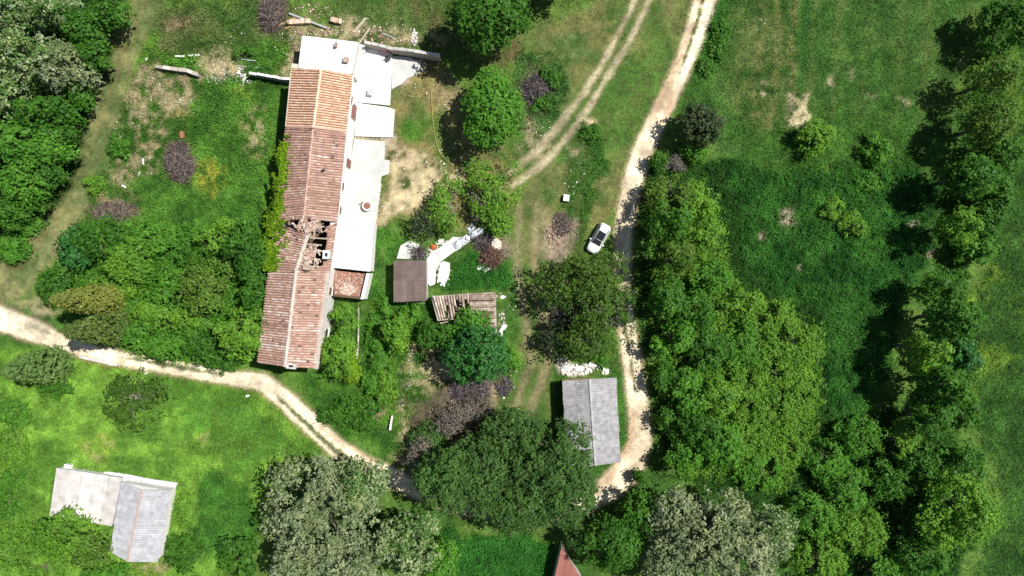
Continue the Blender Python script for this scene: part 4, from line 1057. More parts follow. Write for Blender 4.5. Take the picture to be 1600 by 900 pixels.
KIND = {  # material, leaf length, spray spread, leaves per spray, cover, lobes, roughness, jag, gap
    'green': ('leaf_green', 0.40, 0.28, 11, 2.7, 16, 0.9, 0.34, 0.34), 'bright': ('leaf_bright', 0.40, 0.28, 11, 2.7, 15, 0.9, 0.34, 0.34),
    'yellow': ('leaf_yellow', 0.34, 0.26, 10, 2.4, 12, 0.9, 0.3, 0.3), 'lime': ('leaf_lime', 0.36, 0.26, 11, 2.5, 16, 1.0, 0.38, 0.36),
    'tangle': ('leaf_lime', 0.28, 0.20, 9, 2.3, 34, 1.2, 0.5, 0.43), 'tangleg': ('leaf_bright', 0.33, 0.22, 9, 2.3, 32, 1.2, 0.5, 0.42),
    'dark': ('leaf_dark', 0.38, 0.26, 12, 3.2, 24, 0.5, 0.25, 0.2), 'grey': ('leaf_grey', 0.36, 0.24, 11, 3.2, 32, 0.7, 0.24, 0.26),
    'silver': ('leaf_silver', 0.36, 0.22, 9, 2.5, 26, 0.9, 0.4, 0.37), 'flower': ('leaf_flower', 0.38, 0.25, 9, 2.5, 20, 1.0, 0.4, 0.37),
    'blue': ('leaf_bluegreen', 0.46, 0.24, 9, 2.8, 22, 0.7, 0.3, 0.26), 'oak': ('leaf_green', 0.44, 0.26, 10, 3.8, 26, 0.7, 0.28, 0.16),
    'olive': ('leaf_olive', 0.36, 0.28, 9, 1.7, 16, 1.0, 0.45, 0.36), 'thin': ('leaf_thin', 0.36, 0.28, 8, 1.1, 26, 1.0, 0.5, 0.40),
    'sparse': ('leaf_lime', 0.34, 0.32, 8, 1.2, 18, 1.0, 0.5, 0.42), 'dead': ('leaf_dead', 0.24, 0.28, 8, 1.1, 18, 1.0, 0.5, 0.40)}
TREE_N = [0]
def tree(px, py, rx, ry, h, kind, label, cat='tree', low=0.12, group=None, mat=None, tilt=0):
    TREE_N[0] += 1
    rng = np.random.default_rng(1000 + TREE_N[0])
    mname, leaf, spread, per, cover_, nl, rough, jag, gap = KIND[kind]
    if mat: mname = mat
    z0 = h * low if cat == 'tree' else 0.0
    hc = (h + z0) / 2; rz = (h - z0) / 2
    if cat != 'tree': hc, rz = h * 0.42, h * 0.58
    c = np.array(P(px, py, hc)); k = (1 - hc / H) / S
    sc = np.array([rx * k * 0.94, ry * k * 0.94, rz])
    name = 'tree' if cat == 'tree' else ('shrub' if cat == 'shrub' else cat.replace(' ', '_'))
    o = empty(name, (c[0], c[1], 0), label, cat, group)
    r_m = (sc[0] + sc[1]) / 2
    if r_m < 2.2: leaf *= 0.85; spread *= 0.8
    n_l = int(np.clip(nl * (r_m / 4.5) ** 0.8, 6, 34))
    lobes = crown_lobes(rng, n_l, rough)
    A = math.pi * sc[0] * sc[1] + 0.6 * rz * r_m * 2
    nleaf = cover_ * A / (0.31 * leaf * leaf * 0.75)
    v, val = foliage(rng, lobes, sc, c, int(nleaf / per), per, spread, leaf, zmin=0.05, jag=jag, gap=gap)
    N = len(val)
    me = np_mesh('crown', v, np.arange(N * 4).reshape(-1, 4), 4); face_attr(me, 'v', val)
    link('crown', me, MATS[mname], o)
    limbs(rng, (c[0], c[1], 0), c, sc, lobes, max(h, 2.0), 'pale_bark' if kind in ('thin', 'sparse', 'dead', 'flower') else 'bark', o)
    return o
def cypress(bx, by, h, r, label, mat='leaf_cypress'):
    TREE_N[0] += 1
    rng = np.random.default_rng(2000 + TREE_N[0])
    x, y, _ = P(bx, by)
    o = empty('cypress', (x, y, 0), label, 'tree')
    mb = MB(); mb.tube((x, y, -0.2), (x, y, h * 0.9), 0.22, 0.04, 7, 0.4); mb.build('trunk', MATS['bark'], o)
    lobes = []
    for i in range(70):
        t = (i + 0.5) / 70; z = t * h
        pr = r * min(1.0, (t / 0.12) ** 0.6) * (1 - t) ** 0.55 * 1.25
        an = i * 2.39996
        lobes.append((math.cos(an) * pr * 0.62, math.sin(an) * pr * 0.62, z, max(0.25, pr * 0.5)))
    v, val = foliage(rng, lobes, np.ones(3), np.array([x, y, 0.0]), 900, 8, 0.16, 0.32, up=0.3, gap=0.0)
    N = len(val); me = np_mesh('crown', v, np.arange(N * 4).reshape(-1, 4), 4); face_attr(me, 'v', val)
    link('crown', me, MATS[mat], o)

T = tree
# --- wood along the left edge
T(20, 20, 45, 40, 11, 'flower', 'silvery tree filling the very top left corner of the wood')
T(95, 15, 42, 34, 11, 'flower', 'silvery leaved tree at the top edge of the left wood')
T(50, 95, 55, 45, 12, 'flower', 'broad pale silver tree on the left wood, below the corner tree')
T(110, 112, 32, 38, 11, 'silver', 'pale silver tree on the wood side nearest the mown strip')
T(12, 150, 36, 38, 11, 'flower', 'silver flecked tree cut by the left edge')
T(142, 45, 32, 42, 9, 'green', 'dark green tree between the silver trees and the mown strip top')
T(174, 20, 24, 36, 8, 'green', 'topmost green tree bordering the mown strip')
T(150, 92, 22, 30, 8, 'green', 'green tree at the wood edge beside the upper mown strip')
T(128, 142, 22, 28, 7, 'green', 'rounded green tree leaning over the mown strip edge')
T(70, 178, 50, 28, 9, 'green', 'dark green tree just below the silver trees of the left wood')
T(102, 192, 28, 34, 7, 'green', 'green tree beside the middle of the mown strip')
T(30, 225, 44, 34, 9, 'bright', 'bright green tree at the left edge, middle of the wood')
T(82, 238, 38, 32, 8, 'bright', 'bright green broad tree inside the left wood')
T(84, 272, 22, 28, 6, 'green', 'small green tree at the wood edge by the widening mown strip')
T(40, 285, 42, 34, 8, 'bright', 'bright leafy tree on the lower part of the left wood')
T(64, 316, 22, 24, 5, 'green', 'lowest rounded tree of the wood edge, above the lush grass')
T(14, 335, 30, 28, 6, 'green', 'last green tree at the left edge of the wood')
T(20, 385, 34, 26, 1.6, 'bright', 'low lush shrub at the left edge above the gravel road', 'shrub')
T(45, 352, 26, 20, 1.4, 'bright', 'low bright shrub at the foot of the left wood', 'shrub')
# --- thicket between mown strip and house
T(165, 372, 46, 34, 6, 'green', 'feathery green tree at the top of the thicket')
T(122, 392, 30, 36, 4.5, 'blue', 'deep green tree on the thicket edge beside the mown strip')
T(205, 405, 42, 34, 6, 'lime', 'fresh green feathery tree in the middle of the thicket')
T(88, 445, 28, 34, 4, 'green', 'dark green shrubby tree left of the cypresses')
T(240, 375, 36, 28, 4, 'bright', 'bright green small tree near the meadow side of the thicket')
T(255, 440, 38, 34, 3.5, 'bright', 'bright green bushy growth in the heart of the thicket', 'shrub')
T(322, 455, 46, 46, 7, 'olive', 'dull olive tree with bare pale twigs in the thicket')
T(345, 370, 36, 30, 6, 'lime', 'pale green rounded tree at the meadow edge of the thicket')
T(388, 390, 40, 42, 6.5, 'green', 'dark green tree close to the ivy on the house')
T(405, 452, 26, 44, 6, 'green', 'narrow green tree pressed against the old tiled roof')
T(378, 520, 44, 42, 7, 'lime', 'rounded yellowish green tree beside the lower end of the house')
T(300, 395, 34, 26, 4, 'green', 'small green tree between the olive tree and the meadow')
T(205, 520, 36, 28, 4, 'bright', 'bright green shrub mass right of the lower cypress', 'shrub')
T(250, 495, 40, 28, 3.5, 'lime', 'light green shrub mass in the lower thicket', 'shrub')
T(262, 540, 44, 22, 3.2, 'bright', 'bright shrub overhanging the gravel road', 'shrub')
T(318, 540, 34, 28, 3.5, 'green', 'dark green shrub above the gravel road bend', 'shrub')
T(350, 568, 26, 16, 2.2, 'green', 'low green shrub just above the road near the house end', 'shrub')
T(180, 450, 40, 24, 3, 'lime', 'light shrub between the feathery trees and upper cypress', 'shrub')
T(300, 500, 30, 24, 3, 'lime', 'light green shrub below the olive tree', 'shrub')
T(425, 420, 18, 40, 5, 'green', 'green shrub climbing beside the middle of the old roof', 'shrub')
cypress(182, 467, 13.5, 1.75, 'olive brown cypress leaning left, upper of the pair by the road')
cypress(194, 510, 13.0, 1.9, 'dark green cypress overhanging the road, lower of the pair', 'leaf_cypress_dark')
cypress(92, 568, 10.5, 2.1, 'grey green cypress below the gravel road at the left edge', 'leaf_cypress_green')
# --- lower left meadow
T(210, 622, 52, 46, 4.5, 'thin', 'dark olive spreading tree with bare twigs below the gravel road')
T(18, 648, 32, 24, 1.2, 'tangleg', 'bright shrub at the left edge below the cypress', 'shrub')
T(18, 700, 30, 34, 1.3, 'tangle', 'lime green shrub at the left edge level with the hut roof top', 'shrub')
T(85, 605, 30, 18, 1.6, 'green', 'low green shrub right of the lower cypress', 'shrub')
T(14, 770, 32, 38, 1.3, 'tangleg', 'bright bushy shrub left of the concrete hut', 'shrub')
T(24, 850, 38, 40, 1.5, 'tangle', 'bushy green shrub in the bottom left corner', 'shrub')
T(100, 836, 52, 38, 4.0, 'lime', 'green tree overhanging the concrete roof')
T(145, 858, 34, 30, 3.6, 'olive', 'olive tinged tree touching the grey shack')
T(70, 885, 34, 24, 1.4, 'tangle', 'light shrub along the bottom edge left of the shack', 'shrub')
T(155, 893, 40, 18, 1.8, 'bright', 'low bright shrub below the grey shack', 'shrub')
T(285, 862, 26, 36, 1.6, 'green', 'dark green weedy shrub right of the grey shack', 'shrub')
T(288, 800, 14, 30, 0.9, 'lime', 'yellow green weedy shrub along the shack side', 'shrub')
T(372, 872, 36, 34, 2.4, 'green', 'dark shrub at the bottom between lime meadow and silver trees', 'shrub')
# --- bottom silver trees and the big dark tree
T(500, 798, 84, 84, 11, 'silver', 'huge silver leaved tree covering the road bend at the bottom')
T(570, 752, 44, 44, 9.5, 'flower', 'greener crown on the right shoulder of the huge silver tree')
T(468, 872, 46, 46, 9, 'silver', 'silver tree at the bottom edge left of the huge one')
T(545, 875, 60, 44, 9.5, 'silver', 'silver tree at the bottom edge below the huge one')
T(640, 848, 54, 52, 9, 'flower', 'smaller silver tree right of the huge silver tree')
T(690, 872, 30, 36, 6, 'bright', 'bright green tree between the smaller silver tree and clearing')
T(745, 745, 62, 66, 10, 'grey', 'grey green left half of the big dark tree cluster')
T(692, 742, 44, 50, 11, 'grey', 'leftmost dark crown overhanging the end of the gravel road')
T(810, 770, 60, 62, 10, 'grey', 'lower dark crown of the big tree cluster above the clearing')
T(862, 712, 66, 60, 11, 'grey', 'largest dark crown overlapping the grey shed')
T(800, 680, 50, 44, 8.5, 'grey', 'top dark crown of the cluster beside the dead thicket')
T(880, 775, 52, 54, 9, 'grey', 'dark crown at the lower right of the big cluster')
T(660, 715, 30, 34, 5, 'dead', 'grey bare thicket tree left of the dark cluster')
T(705, 655, 36, 30, 3.0, 'dead', 'brown dead bushy thicket below the ash heap', 'shrub')
T(742, 642, 28, 24, 2.4, 'dead', 'brown withered shrub right of the dead thicket', 'shrub')
T(668, 690, 32, 30, 2.5, 'grey', 'dull green shrub between garden wall stub and dead thicket', 'shrub')
# --- yard trees
T(745, 553, 54, 46, 8.5, 'blue', 'dense blue green tree below the ruined shed')
T(790, 556, 22, 28, 3.5, 'bright', 'bright green bushy side of the blue green tree', 'shrub')
T(733, 508, 30, 34, 5.5, 'bright', 'lighter rounded tree overhanging the ruined shed roof')
T(683, 525, 32, 26, 4.5, 'green', 'rounded green tree left of the ruined shed')
T(643, 490, 18, 16, 2.6, 'bright', 'small round shrub under the brown shed', 'shrub')
T(619, 516, 21, 36, 5.0, 'lime', 'tall narrow lime shrub left of the small tree group', 'shrub')
T(600, 478, 12, 18, 2.0, 'bright', 'slim shrub beside the brown shed shadow', 'shrub')
T(535, 500, 22, 26, 4, 'lime', 'yellow green tree under the lean to store wall')
T(528, 555, 32, 38, 5, 'lime', 'yellowish tree at the lower yard side of the house')
T(545, 570, 22, 26, 3.5, 'yellow', 'bright yellow green shrub at the foot of the yellowish tree', 'shrub')
T(560, 645, 42, 28, 1.6, 'green', 'dark green low shrub patch beside the gravel road', 'shrub')
T(515, 650, 22, 16, 1.2, 'green', 'small low shrub left of the dark patch by the road', 'shrub')
T(590, 560, 18, 24, 2.0, 'bright', 'leafy shrub in the middle of the garden strip', 'shrub')
T(605, 600, 16, 36, 2.4, 'lime', 'shrub row above the thin white wall stub', 'shrub')
T(580, 600, 20, 22, 1.8, 'bright', 'leafy shrub left of the shrub row', 'shrub')
T(585, 520, 14, 30, 1.4, 'bright', 'low leafy shrub right of the garden bed wall', 'shrub')
T(768, 24, 64, 56, 13, 'oak', 'big dark green oak casting a black shadow on the yard')
T(766, 172, 50, 56, 9, 'oak', 'round bright green tree below the big oak', mat='leaf_bright')
T(700, 322, 36, 46, 4.5, 'sparse', 'thin lime tree shading the white rubble')
T(770, 290, 46, 52, 5, 'sparse', 'thin wide lime tree at the end of the farm track')
T(775, 345, 30, 24, 3.5, 'sparse', 'thin lime growth right of the tarpaulins', 'shrub')
T(660, 350, 26, 26, 4, 'thin', 'dark bare twigged tree left of the thin lime tree', mat='leaf_dark')
T(745, 320, 24, 34, 3, 'dead', 'bare brown twiggy bush between the two lime trees', 'shrub')
T(862, -62, 70, 52, 11, 'green', 'tree beyond the top edge throwing a dark shadow in')
T(382, 86, 14, 16, 1.8, 'green', 'small dark shrub near the broken wall end', 'shrub')
T(285, 98, 30, 10, 0.9, 'bright', 'low shrub covering the ruined wall', 'shrub')
T(190, 228, 20, 22, 1.4, 'bright', 'weedy shrub at the meadow edge by the mown strip', 'shrub')
T(150, 288, 18, 16, 1.3, 'lime', 'yellowish weedy shrub beside the brown earth patch', 'shrub')
# --- walnut over the track, bushes by the track
T(928, 432, 62, 44, 8.5, 'thin', 'spreading olive walnut crown just below the white car')
T(942, 482, 60, 56, 9.5, 'thin', 'spreading walnut crown hanging over the dirt track')
T(882, 445, 46, 42, 8, 'thin', 'left walnut crown above the burnt heap')
T(918, 533, 52, 36, 7, 'thin', 'lower walnut crown above the white rubble')
T(865, 530, 24, 30, 5, 'thin', 'small dark walnut branch mass beside the burnt heap', mat='leaf_dark')
T(1096, 196, 38, 33, 6.5, 'dark', 'dark round holm oak bush at the bend of the dirt track')
T(1082, 238, 22, 18, 2.6, 'bright', 'small bright shrub below the dark round bush', 'shrub')
T(1030, 255, 14, 18, 3, 'green', 'green shrub on the right verge of the track', 'shrub')
T(1052, 258, 18, 16, 2.2, 'dead', 'grey dead bush beside the bright shrub', 'shrub')
# --- thicket right of the track
T(1050, 300, 38, 31, 6.7, 'olive', 'olive green tree at the top of the right thicket')
T(1095, 320, 32, 31, 5.0, 'lime', 'light green tree at the upper field corner of the thicket')
T(1045, 350, 34, 32, 10.5, 'green', 'green tree leaning over the shaded track')
T(1100, 375, 38, 36, 6.7, 'lime', 'yellow green tree on the field side of the upper thicket')
T(1055, 405, 34, 36, 10.5, 'olive', 'tree with bare grey branches in the upper thicket')
T(1108, 432, 34, 31, 5.6, 'bright', 'bright leafy tree in the middle of the thicket')
T(1040, 462, 29, 32, 10.5, 'green', 'green tree beside the walnut across the track')
T(1085, 485, 36, 32, 6.7, 'green', 'deep green tree below the bright leafy tree')
T(1050, 528, 32, 31, 6.7, 'bright', 'bright green tree where the track comes out of shade')
T(1105, 545, 36, 34, 5.6, 'green', 'deep green tree in the lower middle thicket')
T(1040, 592, 23, 32, 3.9, 'green', 'green hedge shrub opposite the grey shed top', 'shrub')
T(1075, 610, 32, 34, 5.6, 'bright', 'leafy green tree behind the hedge shrub')
T(1120, 620, 34, 32, 5.6, 'lime', 'light green tree in the lower thicket')
T(1050, 655, 25, 29, 3.9, 'green', 'green hedge shrub opposite the lower grey shed', 'shrub')
T(1095, 672, 36, 34, 6.7, 'green', 'green tree above the bottom silver tree')
T(1130, 695, 36, 34, 6.2, 'bright', 'bright tree right above the bottom silver tree')
T(1070, 715, 32, 27, 5.6, 'bright', 'bright tree at the track corner casting shade on it')
T(1160, 470, 31, 23, 2.9, 'lime', 'lime shrub where the thicket meets the clover', 'shrub')
T(1200, 505, 43, 36, 2.4, 'tangle', 'lime bramble mound at the top of the bright mass', 'shrub')
T(1245, 540, 40, 43, 2.4, 'tangle', 'lime bramble mound bulging into the clover field', 'shrub')
T(1160, 540, 38, 38, 2.6, 'tangleg', 'green bramble mound left of the lime mounds', 'shrub')
T(1205, 580, 45, 36, 2.6, 'tangle', 'lime bramble mound in the middle of the bright mass', 'shrub')
T(1160, 610, 36, 36, 2.4, 'tangle', 'lime bramble mound beside the lower thicket trees', 'shrub')
T(1250, 610, 38, 40, 2.2, 'tangle', 'lime bramble mound on the lower clover edge', 'shrub')
T(1210, 650, 43, 40, 2.4, 'tangle', 'lime bramble mound in the lower bright mass', 'shrub')
T(1165, 680, 38, 40, 2.6, 'tangle', 'lime bramble mound above the bottom silver tree', 'shrub')
T(1225, 710, 38, 40, 2.4, 'tangle', 'lowest lime bramble mound next to the field tip', 'shrub')
T(1185, 735, 40, 36, 2.4, 'tangleg', 'green bramble mound touching the silver tree', 'shrub')
# --- bottom right
T(1090, 830, 82, 78, 11, 'silver', 'big silver tree at the bottom, right of the dirt track')
T(1160, 860, 54, 50, 11.2, 'silver', 'silver tree at the bottom edge right of the big silver one')
T(1040, 872, 45, 40, 10.1, 'silver', 'silver tree at the bottom edge below the track')
T(1205, 825, 38, 41, 9.0, 'flower', 'thin silver tree at the right end of the silver group')
T(955, 850, 47, 41, 9.0, 'grey', 'dark tree overhanging the red roofed hut', mat='leaf_green')
T(1000, 800, 36, 36, 7.8, 'green', 'dark green tree shading the track corner')
T(1000, 745, 11, 14, 3.4, 'green', 'pointed green shrub standing on the track corner', 'shrub')
T(905, 838, 23, 20, 5.6, 'grey', 'small silvery green tree above the red roof tip')
T(1290, 720, 36, 32, 3.8, 'tangleg', 'green shrub mound at the lower tip of the clover', 'shrub')
T(1345, 680, 41, 32, 4.3, 'tangleg', 'green shrub mound below the clover field', 'shrub')
T(1400, 690, 34, 31, 4.5, 'tangle', 'light shrub mound at the field corner near the hedge', 'shrub')
T(1320, 760, 41, 36, 4.5, 'tangleg', 'wide green shrub mound in the bottom right scrub', 'shrub')
T(1385, 750, 40, 36, 4.7, 'green', 'darker green shrub mound in the bottom right scrub', 'shrub')
T(1270, 800, 40, 36, 4.0, 'tangleg', 'green shrub mound right of the thin silver tree', 'shrub')
T(1340, 830, 43, 36, 4.5, 'tangle', 'lime shrub mound at the bottom of the scrub', 'shrub')
T(1280, 875, 45, 32, 4.0, 'tangle', 'light shrub mound at the bottom edge beside the silver group', 'shrub')
T(1370, 885, 40, 29, 4.0, 'tangleg', 'green shrub mound at the bottom edge below the scrub', 'shrub')
T(1440, 720, 36, 32, 6.7, 'green', 'green tree above the scrub shadow hollow')
T(1490, 790, 56, 67, 10.1, 'bright', 'big green tree beside the far right field', mat='leaf_lime')
T(1500, 720, 32, 36, 7.8, 'green', 'green tree joining the hedge to the big green tree')
T(1440, 870, 40, 34, 6.7, 'green', 'green tree at the bottom edge left of the big tree')
# --- hedge along the far right field
T(1578, 38, 48, 46, 8, 'dark', 'dark tree in the top right corner', mat='leaf_green')
T(1548, 125, 31, 36, 9.5, 'olive', 'grey green tree at the top of the right hedge')
T(1540, 195, 36, 36, 9.5, 'grey', 'pale mottled tree in the upper right hedge', mat='leaf_olive')
T(1560, 245, 34, 32, 7.8, 'green', 'green tree in the upper hedge beside the far field')
T(1510, 275, 36, 32, 11, 'oak', 'dark green tree casting shadow on the clover corner')
T(1545, 300, 34, 29, 6.7, 'green', 'green tree on the field side of the right hedge')
T(1490, 355, 34, 31, 9.5, 'lime', 'yellowish green tree in the middle of the right hedge')
T(1535, 345, 32, 31, 5.6, 'green', 'darker green tree beside the yellowish hedge tree')
T(1520, 392, 31, 25, 5.0, 'bright', 'bright green shrub in the narrow part of the hedge', 'shrub')
T(1465, 450, 29, 25, 8.5, 'green', 'small dark hedge tree at the clover bulge')
T(1480, 498, 38, 32, 11, 'oak', 'green hedge tree below the narrow part')
T(1440, 545, 25, 36, 10.5, 'lime', 'mottled tree standing out from the hedge over the clover')
T(1490, 555, 34, 32, 6.7, 'blue', 'blue green hedge tree right of the mottled tree')
T(1465, 600, 34, 32, 11, 'oak', 'green hedge tree above the dark hollow')
T(1500, 640, 29, 31, 6.7, 'green', 'lower green hedge tree beside the far right field')
T(1450, 655, 32, 27, 9, 'green', 'dark green tree in the hedge hollow')
# --- bushes in the upper field
T(1272, 215, 34, 30, 3.6, 'lime', 'larger rounded bush at the lower edge of the hay field', 'bush')
T(1370, 232, 26, 24, 2.8, 'bright', 'smaller dark rimmed bush right of the larger field bush', 'bush')
T(1360, 285, 24, 14, 1.4, 'bright', 'low bush at the top edge of the clover', 'bush')
T(1300, 330, 20, 18, 1.8, 'lime', 'upper part of the yellowish bush row in the clover', 'bush')
T(1330, 352, 28, 24, 2.2, 'lime', 'lower part of the yellowish bush row in the clover', 'bush')
T(1120, 60, 14, 44, 0.9, 'green', 'long low weedy bush along the track verge at the top', 'bush')
T(1102, 105, 12, 18, 0.8, 'green', 'short low weedy bush ending the track verge strip', 'bush')
T(925, 210, 16, 18, 1.0, 'green', 'weedy bush beside the bare earth spot by the farm track', 'bush')
T(860, 120, 20, 18, 1.0, 'green', 'weedy bush right of the burnt heap', 'bush')
T(850, 165, 22, 18, 1.0, 'green', 'weedy bush below the burnt heap', 'bush')
T(935, 560, 18, 14, 1.2, 'bright', 'weedy shrub above the top right corner of the grey shed', 'shrub')

# --- ivy on the west eave and wall of the house
def ivy():
    rng = np.random.default_rng(77)
    o = empty('ivy', P(455, 300)[:2] + (0,), 'yellow green ivy spilling over the left eave of the house', 'ivy')
    n = 7000
    t = rng.random(n); py = 212 + t * 212
    ex = 445.5 - (py - 212) * 0.112
    wid = 5 + 15 * vnoise(py, py * 0, 16.0, 3) * sstep(205, 245, py) + 10 * sstep(310, 400, py)
    off = rng.normal(0, 0.45, n)
    z = np.clip(5.3 - np.maximum(0, -off - 0.2) * 2.4 + rng.normal(0, 0.12, n) + np.maximum(0, off) * 0.35, 0.3, 6.2)
    px = ex + off * wid
    gap = vnoise(px, py, 9.0, 6) > 0.33; py, px, z = py[gap], px[gap], z[gap]; n = len(px)
    k = (1 - z / H) / S
    c = np.stack([(px - 800) * k, (450 - py) * k, z + 0.12], 1)
    nr = unit(rng.normal(0, 0.5, (n, 3)) + np.array([-0.4, 0, 0.8]))
    v = rhombi(c, nr, 0.34 * rng.uniform(0.6, 1.4, n), rng, 0.8)
    me = np_mesh('ivy_leaves', v, np.arange(n * 4).reshape(-1, 4), 4); face_attr(me, 'v', rng.random(n)); q = link('leaves', me, MATS['leaf_yellow'], o); q['kind'] = 'stuff'
    # leaves hanging down the west wall
    n = 3000
    py = 215 + rng.random(n) * 200; z = rng.uniform(0.3, 5.0, n); xw = (447 - (py - 200) * 0.115 - 800) / S * (1 - 5.2 / H) + 0.25
    c = np.stack([xw + rng.normal(-0.15, 0.12, n), (450 - py) / S * (1 - 5.2 / H), z], 1)
    v = rhombi(c, unit(rng.normal(0, 0.4, (n, 3)) + np.array([-1, 0, 0.3])), 0.34 * rng.uniform(0.6, 1.4, n), rng, 0.8)
    me = np_mesh('ivy_wall_leaves', v, np.arange(n * 4).reshape(-1, 4), 4); face_attr(me, 'v', rng.random(n)); q = link('wall_leaves', me, MATS['leaf_bright'], o); q['kind'] = 'stuff'
    mb = MB()
    for py in (230, 270, 310, 350, 390):
        x = (447 - (py - 200) * 0.115 - 800) / S * (1 - 5.2 / H) + 0.15; y = (450 - py) / S * (1 - 5.2 / H)
        mb.tube((x, y, -0.1), (x - 0.05, y + rng.normal(0, 0.4), 5.1), 0.07, 0.03, 5, 0.5)
    mb.build('stems', MATS['bark'], o)
ivy()

# --- bramble filling the thicket floors
def bramble(name, label, pts, hmax, density, mat, seed, leaf=0.36):
    rng = np.random.default_rng(seed)
    w = [P(*p)[:2] for p in pts]
    x0, x1 = min(p[0] for p in w), max(p[0] for p in w); y0, y1 = min(p[1] for p in w), max(p[1] for p in w)
    n = int((x1 - x0) * (y1 - y0) * density)
    x = rng.uniform(x0, x1, n); y = rng.uniform(y0, y1, n)
    sd = poly_sdf(x, y, w) + (vnoise(x, y, 2.0, 2) - 0.5) * 2
    x, y, sd = x[sd < 0], y[sd < 0], sd[sd < 0]; n = len(x)
    h = hmax * np.clip(-sd / 1.5, 0.25, 1) * (0.25 + 0.95 * fbm(x, y, 2.4, 4, 3) ** 1.4)
    z = h * rng.uniform(0.55, 1.0, n)
    per = 5; idx = np.repeat(np.arange(n), per); N = n * per
    c = np.stack([x, y, z], 1)[idx] + rng.normal(0, 1, (N, 3)) * np.array([0.22, 0.22, 0.12])
    nr = unit(rng.normal(0, 0.5, (N, 3)) + np.array([0, 0, 0.8]))
    v = rhombi(c, nr, leaf * rng.uniform(0.6, 1.4, N), rng)
    me = np_mesh(name, v, np.arange(N * 4).reshape(-1, 4), 4); face_attr(me, 'v', np.clip(rng.random(n)[idx] * 0.6 + rng.random(N) * 0.4, 0, 1))
    tag(link(name, me, MATS[mat], recentre=False), label, 'bramble', kind='stuff')
bramble('bramble', 'bramble undergrowth filling the thicket right of the dirt track', [(1020, 280), (1100, 280), (1140, 420), (1180, 470), (1265, 490), (1285, 600), (1260, 720), (1220, 770), (1060, 740), (1025, 600), (1010, 480), (1005, 350)], 1.7, 11, 'leaf_lime', 61, 0.28)
bramble('bramble', 'bramble undergrowth between the cypresses and the house', [(100, 380), (200, 350), (330, 350), (430, 360), (415, 480), (395, 565), (330, 575), (200, 548), (150, 530), (80, 470)], 1.2, 7, 'leaf_bright', 62)
bramble('bramble', 'scrub undergrowth in the bottom right corner', [(1260, 720), (1340, 650), (1420, 660), (1480, 700), (1500, 860), (1450, 930), (1240, 930), (1245, 800)], 1.1, 6, 'leaf_green', 63)
bramble('bramble', 'undergrowth in the hedge along the far right field', [(1530, 80), (1570, 90), (1580, 260), (1550, 350), (1510, 440), (1520, 560), (1500, 680), (1440, 670), (1440, 540), (1450, 450), (1480, 380), (1470, 300), (1500, 240), (1510, 130)], 1.0, 7, 'leaf_green', 64)
